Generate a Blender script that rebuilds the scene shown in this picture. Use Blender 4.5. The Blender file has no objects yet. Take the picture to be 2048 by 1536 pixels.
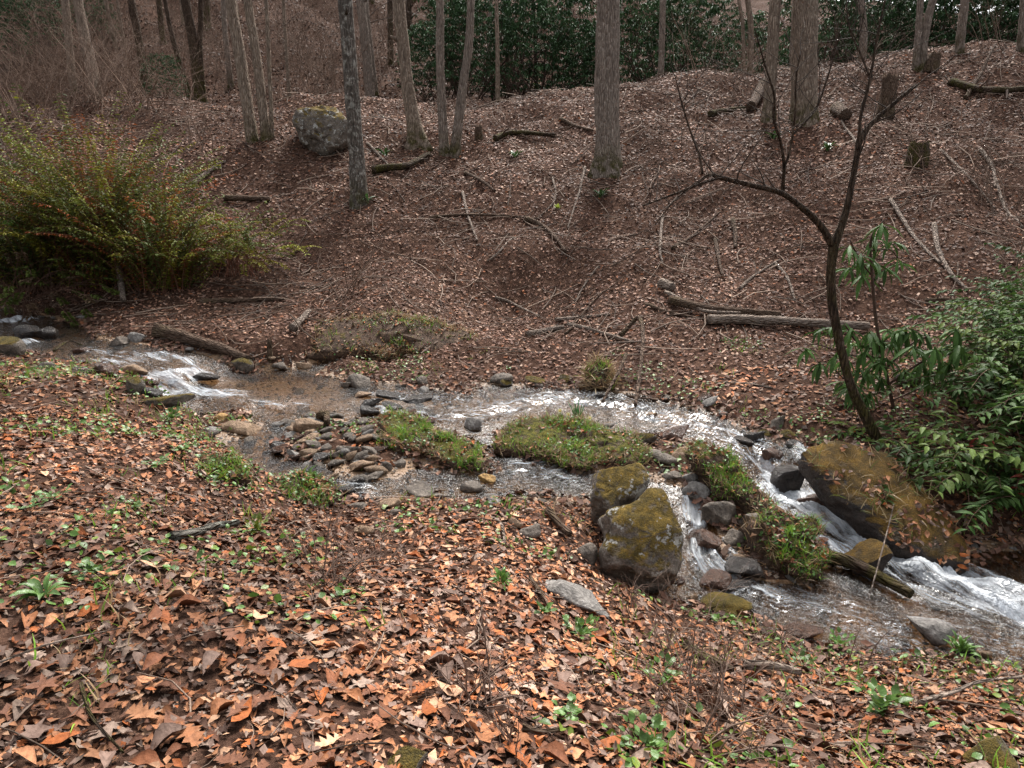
import bpy, math
import numpy as np
from mathutils import Vector

# ------------------------------------------------------------------ camera, sky, sun, exposure
SC = bpy.context.scene
COL = SC.collection
FPX = 1359.0                      # focal length in photo pixels (2048 wide)
PITCH = math.radians(14.0)
EYE = np.array([0.0, 0.0, 1.6])
camd = bpy.data.cameras.new('camera'); camd.sensor_width = 36.0
camd.lens = 36.0 * FPX / 2048.0; camd.clip_start = 0.05; camd.clip_end = 600.0
cam = bpy.data.objects.new('camera', camd); COL.objects.link(cam)
cam.location = EYE; cam.rotation_euler = (math.pi / 2 - PITCH, 0, 0)
SC.camera = cam

SUN_ELEV = math.radians(52.0); SUN_AZ = math.radians(14.0)     # azimuth from +Y towards +X
world = bpy.data.worlds.new('World'); SC.world = world; world.use_nodes = True
wn = world.node_tree
sky = wn.nodes.new('ShaderNodeTexSky'); sky.sky_type = 'NISHITA'; sky.sun_disc = False
sky.sun_elevation = SUN_ELEV; sky.sun_rotation = SUN_AZ
sky.air_density = 1.0; sky.dust_density = 5.0; sky.ozone_density = 1.0
hs = wn.nodes.new('ShaderNodeHueSaturation'); hs.inputs['Saturation'].default_value = 0.22
wn.links.new(sky.outputs[0], hs.inputs['Color'])
wn.links.new(hs.outputs[0], wn.nodes['Background'].inputs['Color'])
wn.nodes['Background'].inputs['Strength'].default_value = 0.13
sl = bpy.data.lights.new('sun', 'SUN'); sl.energy = 2.2; sl.angle = math.radians(8.0); sl.color = (1.0, 0.96, 0.9)
sun = bpy.data.objects.new('sun', sl); COL.objects.link(sun)
sdir = Vector((math.sin(SUN_AZ) * math.cos(SUN_ELEV), math.cos(SUN_AZ) * math.cos(SUN_ELEV), math.sin(SUN_ELEV)))
sun.rotation_euler = (-sdir).to_track_quat('-Z', 'Y').to_euler()
sun.location = (0, 10, 30)
SC.view_settings.view_transform = 'Standard'; SC.view_settings.look = 'None'
SC.view_settings.exposure = 1.42; SC.view_settings.gamma = 1.0
SC.cycles.use_denoising = True
SC.cycles.max_bounces = 6; SC.cycles.transparent_max_bounces = 8
SC.cycles.caustics_reflective = False; SC.cycles.caustics_refractive = False

# ------------------------------------------------------------------ helpers
RNG = np.random.default_rng(11)

def rays(u, v):
    u = np.asarray(u, float); v = np.asarray(v, float)
    x = (u - 1024) / FPX; y = -(v - 768) / FPX
    c, s = math.cos(PITCH), math.sin(PITCH)
    return np.stack([x, c + y * s, -s + y * c], -1)

def at(u, v, Y):                      # the point of the place that a photo pixel shows at distance Y
    d = rays(u, v); return EYE + d * (Y / d[1])

def smooth(e0, e1, x):
    t = np.clip((x - e0) / (e1 - e0), 0, 1); return t * t * (3 - 2 * t)

def _hash(ix, iy, iz, seed):
    h = (ix.astype(np.int64) * 374761393 + iy.astype(np.int64) * 668265263 + iz.astype(np.int64) * 2147483647 + seed * 1274126177) & 0xffffffff
    h = ((h ^ (h >> 13)) * 1274126177) & 0xffffffff
    h = (h ^ (h >> 16)) & 0xffffff
    return h / float(0xffffff) * 2 - 1

def vnoise(P, seed=0):
    P = np.asarray(P, float)
    if P.shape[-1] == 2: P = np.concatenate([P, np.zeros(P.shape[:-1] + (1,))], -1)
    I = np.floor(P).astype(np.int64); f = P - I; f = f * f * f * (f * (f * 6 - 15) + 10)
    r = 0
    for dx in (0, 1):
        wx = f[..., 0] if dx else 1 - f[..., 0]
        for dy in (0, 1):
            wy = f[..., 1] if dy else 1 - f[..., 1]
            for dz in (0, 1):
                wz = f[..., 2] if dz else 1 - f[..., 2]
                r = r + wx * wy * wz * _hash(I[..., 0] + dx, I[..., 1] + dy, I[..., 2] + dz, seed)
    return r

def fbm(P, octv=3, seed=0, gain=0.5):
    r = 0; a = 1.0; P = np.asarray(P, float)
    for o in range(octv):
        r = r + a * vnoise(P * (2.03 ** o) + 17.3 * o, seed + o); a *= gain
    return r

class RBF:
    def __init__(s, P, z, c=0.4, lam=0.0):
        P = np.asarray(P, float); n = len(P); s.P = P; s.c2 = c * c
        A = np.zeros((n + 3, n + 3)); A[:n, :n] = s.phi(P, P) - lam * np.eye(n)
        A[:n, n] = 1; A[:n, n + 1:] = P; A[n, :n] = 1; A[n + 1:, :n] = P.T
        s.w = np.linalg.solve(A, np.concatenate([z, [0, 0, 0]]))
    def phi(s, A, B):
        return np.sqrt(((A[:, None] - B[None]) ** 2).sum(-1) + s.c2)
    def __call__(s, x, y):
        x = np.asarray(x, float); sh = x.shape; Q = np.stack([x.ravel(), np.asarray(y, float).ravel()], -1)
        n = len(s.P); out = np.empty(len(Q))
        for i in range(0, len(Q), 40000):
            q = Q[i:i + 40000]
            out[i:i + 40000] = s.phi(q, s.P) @ s.w[:n] + s.w[n] + q @ s.w[n + 1:]
        return out.reshape(sh)

_T = np.geomspace(0.9, 140, 1600)
def hit(u, v, f):                     # first meeting of a sight line with the surface z = f(x, y)
    d = rays(u, v); P = EYE + _T[:, None] * d
    g = P[:, 2] - f(P[:, 0], P[:, 1])
    k = np.nonzero((g[:-1] > 0) & (g[1:] <= 0))[0]
    if len(k) == 0: return P[np.argmin(np.abs(g))]
    k = k[0]; t = _T[k] + (_T[k + 1] - _T[k]) * g[k] / (g[k] - g[k + 1])
    return EYE + t * d

def seg_dist(X, Y, poly, closed=True):
    """distance to a polyline, arc length at the nearest point, signed side"""
    poly = np.asarray(poly); A = poly; B = np.roll(poly, -1, 0)
    if not closed: A, B = poly[:-1], poly[1:]
    best = np.full(X.shape, 1e9); S = np.zeros(X.shape); N = np.zeros(X.shape)
    acc = 0.0
    for a, b in zip(A, B):
        e = b - a; L = math.hypot(*e) + 1e-9
        t = np.clip(((X - a[0]) * e[0] + (Y - a[1]) * e[1]) / (L * L), 0, 1)
        dx = X - a[0] - t * e[0]; dy = Y - a[1] - t * e[1]; d = np.hypot(dx, dy)
        m = d < best; best[m] = d[m]; S[m] = (acc + t * L)[m]
        N[m] = (np.sign(e[0] * dy - e[1] * dx) * d)[m]; acc += L
    return best, S, N

def inside(X, Y, poly):
    poly = np.asarray(poly); r = np.zeros(X.shape, bool); n = len(poly)
    for i in range(n):
        x1, y1 = poly[i]; x2, y2 = poly[(i + 1) % n]
        c = ((y1 > Y) != (y2 > Y))
        with np.errstate(divide='ignore', invalid='ignore'):
            r ^= c & (X < (x2 - x1) * (Y - y1) / (y2 - y1 + 1e-12) + x1)
    return r

def tag(o, label=None, cat=None, group=None, kind=None):
    if label: o['label'] = label
    if cat: o['category'] = cat
    if group: o['group'] = group
    if kind: o['kind'] = kind
    return o

def add(name, data, parent=None, loc=None):
    o = bpy.data.objects.new(name, data); COL.objects.link(o)
    if parent is not None: o.parent = parent
    if loc is not None: o.location = loc
    return o

def empty(name, loc):
    o = add(name, None, None, loc); o.empty_display_size = 0.1; return o

class MB:
    """collects vertices, quads, tris, colours and builds one mesh"""
    def __init__(s): s.V = []; s.Q = []; s.T = []; s.C = []; s.n = 0
    def add(s, V, Q=None, T=None, C=None):
        V = np.asarray(V, float).reshape(-1, 3)
        if Q is not None and len(Q): s.Q.append(np.asarray(Q, np.int64).reshape(-1, 4) + s.n)
        if T is not None and len(T): s.T.append(np.asarray(T, np.int64).reshape(-1, 3) + s.n)
        if C is not None:
            C = np.asarray(C, float)
            if C.ndim == 1: C = np.tile(C, (len(V), 1))
            s.C.append(C)
        s.V.append(V); s.n += len(V); return s
    def mesh(s, name, material, smooth_=True, origin=None, uv=None, attrs=None):
        V = np.concatenate(s.V) if s.V else np.zeros((0, 3))
        if origin is not None: V = V - np.asarray(origin)
        Q = np.concatenate(s.Q) if s.Q else np.zeros((0, 4), np.int64)
        T = np.concatenate(s.T) if s.T else np.zeros((0, 3), np.int64)
        me = bpy.data.meshes.new(name)
        me.vertices.add(len(V)); me.vertices.foreach_set('co', V.astype(np.float32).ravel())
        nl = Q.size + T.size
        me.loops.add(nl); me.loops.foreach_set('vertex_index', np.concatenate([Q.ravel(), T.ravel()]).astype(np.int32))
        me.polygons.add(len(Q) + len(T))
        ls = np.concatenate([np.arange(len(Q)) * 4, Q.size + np.arange(len(T)) * 3]).astype(np.int32)
        me.polygons.foreach_set('loop_start', ls)
        me.polygons.foreach_set('use_smooth', np.full(len(Q) + len(T), smooth_, bool))
        me.update(calc_edges=True)
        if s.C:
            C = np.concatenate(s.C); C = np.concatenate([C[:, :3], np.ones((len(C), 1))], 1)
            a = me.color_attributes.new('Col', 'FLOAT_COLOR', 'POINT'); a.data.foreach_set('color', C.astype(np.float32).ravel())
        for k, arr in (attrs or {}).items():
            a = me.attributes.new(k, 'FLOAT', 'POINT'); a.data.foreach_set('value', np.asarray(arr, np.float32))
        if material: me.materials.append(material)
        me.validate()
        return me
    def obj(s, name, material, parent=None, origin=None, smooth_=True, loc=None):
        me = s.mesh(name, material, smooth_, origin)
        if loc is None and origin is not None and parent is None: loc = origin
        return add(name, me, parent, loc)

def catmull(P, n):
    P = np.asarray(P, float)
    if len(P) < 3: 
        t = np.linspace(0, 1, n)[:, None]; return P[0] * (1 - t) + P[-1] * t
    Q = np.vstack([2 * P[0] - P[1], P, 2 * P[-1] - P[-2]])
    seg = len(P) - 1; t = np.linspace(0, seg - 1e-6, n); i = t.astype(int); f = (t - i)[:, None]
    a, b, c, d = Q[i], Q[i + 1], Q[i + 2], Q[i + 3]
    return 0.5 * (2 * b + (c - a) * f + (2 * a - 5 * b + 4 * c - d) * f ** 2 + (3 * b - a - 3 * c + d) * f ** 3)

def tube(P, R, seg=8, rough=0.0, seed=0, cap=True):
    P = np.asarray(P, float); n = len(P); R = np.broadcast_to(np.asarray(R, float), (n,))
    T = np.gradient(P, axis=0); T /= np.linalg.norm(T, axis=1, keepdims=True) + 1e-12
    ref = np.array([0, 0, 1.0]) if abs(T[0, 2]) < 0.9 else np.array([1.0, 0, 0])
    N = np.cross(T[0], ref); N /= np.linalg.norm(N); Ns = [N]
    for i in range(1, n):
        N = N - T[i] * (N @ T[i]); N /= np.linalg.norm(N) + 1e-12; Ns.append(N)
    Ns = np.array(Ns); Bs = np.cross(T, Ns)
    th = np.arange(seg) / seg * 2 * math.pi
    rad = R[:, None] * np.ones(seg)
    if rough:
        q = np.stack([np.cos(th)[None] * 1.7 + 0 * R[:, None], np.sin(th)[None] * 1.7 + 0 * R[:, None],
                      (np.cumsum(np.r_[0, np.linalg.norm(np.diff(P, axis=0), axis=1)]) / (R.mean() * 3 + 1e-9))[:, None] + 0 * th[None]], -1)
        rad = rad * (1 + rough * fbm(q, 2, seed))
    V = P[:, None] + Ns[:, None] * (np.cos(th) * rad)[..., None] + Bs[:, None] * (np.sin(th) * rad)[..., None]
    V = V.reshape(-1, 3)
    i = np.arange(n - 1)[:, None] * seg; j = np.arange(seg)[None]; j2 = (j + 1) % seg
    Q = np.stack([i + j, i + j2, i + seg + j2, i + seg + j], -1).reshape(-1, 4)
    Tt = None
    if cap:
        V = np.vstack([V, P[0], P[-1]]); a = np.arange(seg); b = (a + 1) % seg
        Tt = np.vstack([np.stack([b, a, np.full(seg, n * seg)], -1),
                        np.stack([a + (n - 1) * seg, b + (n - 1) * seg, np.full(seg, n * seg + 1)], -1)])
    return V, Q, Tt

def leaf_tpl(w, fold=0.15, bend=0.0, roll=0.0, slant=0.0, twist=0.0):
    """leaf along +Y, length 1, half widths w at even stations, folded on its midrib"""
    w = np.asarray(w, float); n = len(w); y = np.linspace(-0.5, 0.5, n)
    V = []
    for i in range(n):
        for sx in (-1, 0, 1):
            x = sx * w[i]; yy = y[i] + (slant * w[i] if sx else 0)
            z = fold * abs(x) * (1 if i % 2 else 0.8)
            z += bend * (yy * yy) + roll * x * x * 4
            z += twist * x * yy * 4
            V.append((x, yy, z))
    Q = []
    for i in range(n - 1):
        a = i * 3; Q += [(a, a + 1, a + 4, a + 3), (a + 1, a + 2, a + 5, a + 4)]
    return np.array(V), np.array(Q)

def scatter(mb, tpls, pos, nrm, scale, col, rng, tilt=0.25, yaw=None, shade=0.0):
    n = len(pos); pos = np.asarray(pos); nrm = np.asarray(nrm, float) + rng.normal(0, 1, (n, 3)) * np.asarray(tilt).reshape(-1, 1)
    nrm /= np.linalg.norm(nrm, axis=1, keepdims=True) + 1e-9
    if yaw is None: 
        a = rng.uniform(0, 2 * math.pi, n); t = np.stack([np.cos(a), np.sin(a), np.zeros(n)], -1)
    else: t = np.asarray(yaw, float)
    t = t - nrm * (t * nrm).sum(1, keepdims=True)
    t /= np.linalg.norm(t, axis=1, keepdims=True) + 1e-9
    b = np.cross(t, nrm)          # x axis of the leaf
    scale = np.broadcast_to(np.asarray(scale, float), (n,)); which = rng.integers(0, len(tpls), n)
    col = np.broadcast_to(np.asarray(col, float), (n, 3))
    for k, (V, Q) in enumerate(tpls):
        m = np.nonzero(which == k)[0]
        if len(m) == 0: continue
        W = (b[m, None] * V[None, :, 0:1] + t[m, None] * V[None, :, 1:2] + nrm[m, None] * V[None, :, 2:3]) * scale[m, None, None] + pos[m, None]
        nv = len(V); QQ = (Q[None] + (np.arange(len(m)) * nv)[:, None, None]).reshape(-1, Q.shape[1])
        C = np.repeat(col[m], nv, 0)
        if Q.shape[1] == 4: mb.add(W.reshape(-1, 3), QQ, None, C)
        else: mb.add(W.reshape(-1, 3), None, QQ, C)

# ------------------------------------------------------------------ materials
class NT:
    def __init__(s, name):
        s.m = bpy.data.materials.new(name); s.m.use_nodes = True; s.t = s.m.node_tree
        s.p = s.t.nodes['Principled BSDF']; s.out = s.t.nodes['Material Output']
    def n(s, typ, **kw):
        nd = s.t.nodes.new('ShaderNode' + typ)
        for k, v in kw.items():
            if k.startswith('_'): setattr(nd, k[1:], v)
            else:
                key = int(k[1:]) if k[0] == 'i' and k[1:].isdigit() else k.replace('__', ' ')
                s.set(nd.inputs[key], v)
        return nd
    def set(s, sock, v):
        if hasattr(v, 'is_output') or isinstance(v, bpy.types.NodeSocket): s.t.links.new(v, sock)
        elif isinstance(v, (tuple, list)) and len(v) == 3 and sock.type == 'RGBA': sock.default_value = (*v, 1)
        else: sock.default_value = v
    def noise(s, vec, scale, detail=4, rough=0.55, dist=0.0):
        return s.n('TexNoise', Vector=vec, Scale=scale, Detail=float(detail), Roughness=rough, Distortion=dist).outputs['Fac']
    def ramp(s, fac, stops, interp='LINEAR'):
        r = s.n('ValToRGB', Fac=fac); e = r.color_ramp.elements; r.color_ramp.interpolation = interp
        while len(e) < len(stops): e.new(0.5)
        for el, (p, c) in zip(e, stops): el.position = p; el.color = (*c, 1) if len(c) == 3 else c
        return r.outputs['Color']
    def mix(s, f, a, b, mode='MIX'):
        m = s.n('MixRGB', _blend_type=mode); s.set(m.inputs[0], f); s.set(m.inputs[1], a); s.set(m.inputs[2], b); return m.outputs[0]
    def math(s, op, a, b=0.0, clamp=False):
        m = s.n('Math', _operation=op, _use_clamp=clamp); s.set(m.inputs[0], a); s.set(m.inputs[1], b); return m.outputs[0]
    def rng(s, v, a, b, c=0.0, d=1.0):
        m = s.n('MapRange', Value=v, i1=a, i2=b, i3=c, i4=d); return m.outputs[0]
    def bump(s, h, strength=0.5, dist=0.02):
        return s.n('Bump', Height=h, Strength=strength, Distance=dist).outputs[0]
    def obj(s): return s.n('TexCoord').outputs['Object']
    def geo(s): return s.n('NewGeometry')
    def mapping(s, vec, scale): return s.n('Mapping', Vector=vec, Scale=scale).outputs[0]
    def done(s, color, rough=0.8, normal=None, spec=0.3):
        s.set(s.p.inputs['Base Color'], color); s.set(s.p.inputs['Roughness'], rough)
        s.p.inputs['Specular IOR Level'].default_value = spec
        if normal is not None: s.set(s.p.inputs['Normal'], normal)
        return s.m

def m_ground():
    k = NT('leaf_mould'); pos = k.geo().outputs['Position']
    a = k.noise(pos, 14, 6, 0.7, 0.6); b = k.noise(pos, 1.1, 3)
    vor = k.n('TexVoronoi', Vector=pos, Scale=16.0)
    c1 = k.ramp(a, [(0.3, (0.02, 0.012, 0.009)), (0.46, (0.066, 0.037, 0.026)), (0.6, (0.13, 0.074, 0.051)), (0.75, (0.22, 0.135, 0.093))])
    c2 = k.mix(0.5, c1, k.ramp(vor.outputs['Distance'], [(0.0, (1, 1, 1)), (0.8, (0.35, 0.3, 0.28))]), 'MULTIPLY')
    c3 = k.mix(k.rng(b, 0.4, 0.7, 0.0, 0.5), c2, (0.05, 0.027, 0.018))
    return k.done(c3, 0.95, k.bump(a, 0.9, 0.05), 0.04)

def m_bed():
    k = NT('stream_gravel'); pos = k.geo().outputs['Position']
    v = k.n('TexVoronoi', Vector=pos, Scale=24.0); v2 = k.n('TexVoronoi', Vector=pos, Scale=60.0)
    n = k.noise(pos, 3, 4)
    c = k.ramp(v.outputs['Color'], [(0.0, (0.05, 0.035, 0.025)), (0.4, (0.13, 0.085, 0.055)), (0.75, (0.24, 0.15, 0.09)), (1.0, (0.12, 0.11, 0.10))])
    c = k.mix(k.rng(n, 0.4, 0.62, 0.15, 0.9), c, (0.22, 0.125, 0.06))
    h = k.math('ADD', k.math('MULTIPLY', v.outputs['Distance'], -1.0), k.math('MULTIPLY', v2.outputs['Distance'], -0.4))
    return k.done(c, 0.45, k.bump(h, 0.8, 0.03), 0.5)

def m_leaf(name, rough=0.5, trans=0.0, vein=0.25, spec=0.35):
    k = NT(name); pos = k.geo().outputs['Position']
    col = k.n('VertexColor', _layer_name='Col').outputs['Color']
    n = k.noise(pos, 55, 3, 0.65)
    c = k.mix(vein, col, k.ramp(n, [(0.3, (0.25, 0.22, 0.2)), (0.6, (1, 1, 1)), (0.75, (1.0, 1.0, 1.0))]), 'MULTIPLY')
    k.done(c, rough, k.bump(n, 0.35, 0.01), spec)
    if trans:
        tr = k.n('BsdfTranslucent', Color=c); mx = k.n('MixShader', i0=trans, i1=k.p.outputs[0], i2=tr.outputs[0])
        k.t.links.new(mx.outputs[0], k.out.inputs[0])
    return k.m

def m_bark(name, c0, c1, c2, moss=0.5, patch=None, stretch=0.18, moss_h=0.6):
    k = NT(name); o = k.obj()
    st = k.mapping(o, (1, 1, stretch)); a = k.noise(st, 26, 6, 0.7, 0.4); b = k.noise(o, 5, 4)
    w = k.n('TexVoronoi', Vector=k.mapping(o, (1, 1, stretch * 0.8)), Scale=30.0, _feature='DISTANCE_TO_EDGE').outputs['Distance']
    c = k.ramp(a, [(0.3, c0), (0.5, c1), (0.72, c2)])
    if patch:
        p = k.noise(o, 9, 5, 0.7); c = k.mix(k.rng(p, 0.52, 0.6, 0, 0.85), c, patch)
    z = k.n('SeparateXYZ', Vector=o).outputs['Z']
    mm = k.math('MULTIPLY', k.rng(z, moss_h, 0.0, 0, 1), k.rng(b, 0.38, 0.55, 0, 1))
    mcol = k.ramp(k.noise(o, 60, 3), [(0.3, (0.035, 0.032, 0.008)), (0.7, (0.11, 0.095, 0.02))])
    c = k.mix(k.math('MULTIPLY', mm, moss), c, mcol)
    c = k.mix(0.35, c, k.ramp(w, [(0.0, (0.3, 0.27, 0.25)), (0.12, (1.1, 1.1, 1.1))]), 'MULTIPLY')
    h = k.math('ADD', a, k.math('MULTIPLY', k.rng(w, 0, 0.25), 0.9))
    return k.done(c, 0.9, k.bump(h, 1.0, 0.05), 0.12)

def m_rock(name, c0, c1, c2, moss=0.0, lichen=0.0, rough=0.75, mosscol=((0.03, 0.026, 0.006), (0.12, 0.085, 0.014), (0.21, 0.13, 0.02)), up=0.0, scale=1.0):
    k = NT(name); o = k.obj(); g = k.geo()
    a = k.noise(o, 7 * scale, 7, 0.68, 0.5); b = k.noise(o, 40 * scale, 5, 0.65)
    c = k.ramp(a, [(0.28, c0), (0.5, c1), (0.72, c2)])
    c = k.mix(0.7, c, k.ramp(b, [(0.32, (0.25, 0.23, 0.21)), (0.62, (1.1, 1.1, 1.1))]), 'MULTIPLY')
    h = k.math('ADD', a, k.math('MULTIPLY', b, 0.35)); r = rough
    if lichen:
        v = k.noise(o, 5 * scale, 6, 0.7); lm = k.rng(v, 0.62 - 0.05 * lichen, 0.65 - 0.05 * lichen, 0, 1)
        c = k.mix(k.math('MULTIPLY', lm, 0.85), c, k.ramp(b, [(0.3, (0.26, 0.25, 0.22)), (0.7, (0.5, 0.49, 0.45))]))
    if moss:
        nz = k.n('SeparateXYZ', Vector=g.outputs['Normal']).outputs['Z']
        mn = k.noise(o, 4 * scale, 5, 0.65)
        f = k.math('ADD', k.math('MULTIPLY', nz, 0.55), k.math('ADD', mn, -0.62 + 0.45 * moss + up))
        mf = k.rng(f, 0.22, 0.36, 0, 1)
        if lichen: mf = k.math('MULTIPLY', mf, k.rng(lm, 0, 1, 1, 0.12))
        fine = k.noise(o, 110, 3, 0.7); mid = k.noise(o, 11 * scale, 4)
        mc = k.ramp(k.math('ADD', k.math('MULTIPLY', fine, 0.5), k.math('MULTIPLY', mid, 0.5)), [(0.36, mosscol[0]), (0.52, mosscol[1]), (0.66, mosscol[2])])
        c = k.mix(mf, c, mc)
        h = k.math('ADD', h, k.math('MULTIPLY', mf, k.math('ADD', 0.25, k.math('MULTIPLY', fine, 0.8))))
        r = k.rng(mf, 0, 1, rough, 0.95)
    return k.done(c, r, k.bump(h, 1.0, 0.05), 0.3)

def m_water():
    k = NT('running_water'); uv = k.n('UVMap', _uv_map='flow').outputs[0]; pos = k.geo().outputs['Position']
    foam = k.n('Attribute', _attribute_name='foam').outputs['Fac']; rip = k.n('Attribute', _attribute_name='ripple').outputs['Fac']
    s1 = k.noise(k.mapping(uv, (1.6, 13, 1)), 1.0, 5, 0.62, 0.5); s2 = k.noise(k.mapping(uv, (5, 30, 1)), 1.0, 4, 0.6, 0.4)
    n3 = k.noise(pos, 16, 3, 0.6, 0.8); n4 = k.noise(k.mapping(uv, (9, 26, 1)), 1.0, 3, 0.6, 1.0)
    hgt = k.math('ADD', k.math('MULTIPLY', s1, 0.5), k.math('ADD', k.math('MULTIPLY', n3, 0.5), k.math('MULTIPLY', n4, 0.6)))
    bmp = k.n('Bump', Height=k.math('MULTIPLY', hgt, rip), Strength=1.0, Distance=0.05).outputs[0]
    fr = k.n('Fresnel', IOR=1.33, Normal=bmp).outputs[0]
    gl = k.n('BsdfGlossy', Color=(1, 1, 1), Roughness=0.18, Normal=bmp)
    tr = k.n('BsdfTransparent', Color=(0.66, 0.56, 0.43))
    wt = k.n('MixShader', i0=k.math('MULTIPLY', fr, 1.0, True), i1=tr.outputs[0], i2=gl.outputs[0])
    st = k.math('ADD', k.math('MULTIPLY', s1, 0.65), k.math('MULTIPLY', s2, 0.45))
    f = k.math('ADD', foam, k.math('MULTIPLY', k.math('SUBTRACT', st, 0.57), 4.2))
    ff = k.math('MULTIPLY', k.rng(f, 0.25, 1.7, 0, 0.85), k.rng(foam, 0.02, 0.25, 0, 1))
    fl = k.noise(k.mapping(uv, (20, 40, 1)), 1.0, 3, 0.65, 1.2)
    ff = k.math('MAXIMUM', ff, k.math('MULTIPLY', k.rng(fl, 0.55, 0.68, 0, 0.55), k.rng(rip, 0.95, 1.9, 0, 1)))  # white flecks painted into the riffles imitate sun glints
    k.done((0.74, 0.78, 0.82), 0.55, bmp, 0.4)
    mx = k.n('MixShader', i0=ff, i1=wt.outputs[0], i2=k.p.outputs[0])
    k.t.links.new(mx.outputs[0], k.out.inputs[0]); return k.m

M = dict(
    ground=m_ground(), bed=m_bed(), water=m_water(),
    litter=m_leaf('dry_leaf', 0.65, 0.0, 0.6, 0.12), green=m_leaf('green_leaf', 0.42, 0.22, 0.25, 0.4),
    gloss=m_leaf('evergreen_leaf', 0.5, 0.2, 0.2, 0.09), thick=m_leaf('thicket_leaf', 0.6, 0.1, 0.2, 0.08), grass=m_leaf('grass', 0.5, 0.3, 0.1, 0.3), twig=m_leaf('twig_bark', 0.8, 0.0, 0.6, 0.15),
    bark_grey=m_bark('grey_bark', (0.13, 0.1, 0.082), (0.31, 0.245, 0.2), (0.43, 0.36, 0.3), 0.9),
    bark_tan=m_bark('tan_bark', (0.14, 0.1, 0.076), (0.33, 0.25, 0.19), (0.46, 0.37, 0.29), 0.9),
    bark_pale=m_bark('blotched_bark', (0.05, 0.043, 0.037), (0.15, 0.125, 0.105), (0.26, 0.22, 0.19), 0.8, (0.44, 0.41, 0.36)),
    bark_dark=m_bark('dark_mossy_bark', (0.025, 0.017, 0.012), (0.075, 0.05, 0.035), (0.15, 0.105, 0.075), 0.9, None, 0.18, 2.4),
    wood=m_bark('dead_wood', (0.05, 0.032, 0.022), (0.14, 0.092, 0.065), (0.25, 0.18, 0.135), 0.35, None, 0.3),
    wood_pale=m_bark('pale_dead_wood', (0.13, 0.095, 0.075), (0.3, 0.235, 0.19), (0.45, 0.37, 0.31), 0.1, None, 0.3),
    lichen_wood=m_bark('lichened_wood', (0.05, 0.045, 0.04), (0.13, 0.12, 0.1), (0.22, 0.2, 0.18), 0.1, (0.4, 0.43, 0.36)),
    rock=m_rock('grey_brown_stone', (0.05, 0.042, 0.036), (0.15, 0.122, 0.098), (0.28, 0.235, 0.19)),
    rock_tan=m_rock('tan_stone', (0.12, 0.075, 0.045), (0.26, 0.17, 0.105), (0.4, 0.28, 0.18)),
    rock_ochre=m_rock('ochre_stone', (0.2, 0.11, 0.035), (0.36, 0.21, 0.07), (0.46, 0.3, 0.12)),
    rock_pale=m_rock('pale_grey_stone', (0.1, 0.092, 0.085), (0.24, 0.22, 0.2), (0.38, 0.355, 0.33)),
    rock_wet=m_rock('wet_dark_stone', (0.012, 0.01, 0.009), (0.035, 0.028, 0.024), (0.08, 0.065, 0.055), rough=0.22),
    rock_rust=m_rock('wet_rusty_stone', (0.025, 0.014, 0.01), (0.085, 0.042, 0.026), (0.16, 0.085, 0.055), rough=0.25),
    rock_moss=m_rock('mossy_stone', (0.04, 0.034, 0.028), (0.12, 0.1, 0.08), (0.24, 0.2, 0.165), moss=0.2),
    rock_lichen=m_rock('mossy_lichened_stone', (0.055, 0.047, 0.039), (0.15, 0.122, 0.098), (0.29, 0.245, 0.2), moss=0.28, lichen=1.1, up=0.0, scale=1.5, mosscol=((0.04, 0.03, 0.008), (0.15, 0.10, 0.016), (0.33, 0.20, 0.03))),
    rock_slope=m_rock('brown_moss_stone', (0.012, 0.009, 0.007), (0.035, 0.025, 0.02), (0.075, 0.055, 0.042), moss=0.26, rough=0.5, scale=.8, mosscol=((0.03, 0.02, 0.006), (0.13, 0.075, 0.014), (0.30, 0.165, 0.025))),
    bank=m_rock('grassy_soil', (0.03, 0.017, 0.011), (0.085, 0.05, 0.031), (0.2, 0.125, 0.078), moss=-.42, rough=.9, scale=2.2),
    mound=m_rock('mossy_soil', (0.03, 0.017, 0.011), (0.085, 0.052, 0.033), (0.2, 0.135, 0.085), moss=-0.12, rough=0.9, mosscol=((0.035, 0.034, 0.006), (0.13, 0.12, 0.015), (0.24, 0.2, 0.025)), scale=2.2),
)
# ------------------------------------------------------------------ stream level and outline
WPTS = [(-300,600,.05),(20,640,-.05),(90,655,-.09),(150,690,-.16),(100,705,-.16),(240,700,-.2),(180,725,-.22),(330,715,-.25),(250,740,-.27),(370,738,-.3),
        (420,772,-.47),(320,785,-.48),(500,800,-.5),(600,770,-.5),(480,745,-.49),(700,830,-.52),(800,790,-.53),(900,810,-.55),(860,730,-.5),(1100,790,-.57),(1250,800,-.58),(1100,830,-.585),
        (1300,850,-.6),(1450,880,-.66),(1520,915,-.72),(1590,905,-.72),(1575,985,-.9),(1680,1000,-.9),(1650,1040,-.95),(1750,1080,-1.0),(1900,1160,-1.06),
        (2040,1220,-1.1),(2300,1330,-1.16),(1990,1330,-1.12),(1700,1250,-1.08),(1500,1190,-1.05),(1430,1120,-1.0),(1400,1040,-.9),(1390,990,-.8),(1300,940,-.72),
        (1180,950,-.71),(1000,960,-.69),(800,960,-.66),(600,950,-.62),(480,870,-.56),(430,840,-.53),(1250,1180,-.98),(1150,1000,-.74),(2200,1000,-1.1)]
def plane_pt(u, v, z):
    d = rays(u, v); return EYE + d * ((z - EYE[2]) / d[2])
_wp = np.array([plane_pt(u, v, z) for u, v, z in WPTS])
zw = RBF(_wp[:, :2], _wp[:, 2], 0.12)

def outline(px):
    return np.array([hit(u, v, zw)[:2] for u, v in px])

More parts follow.
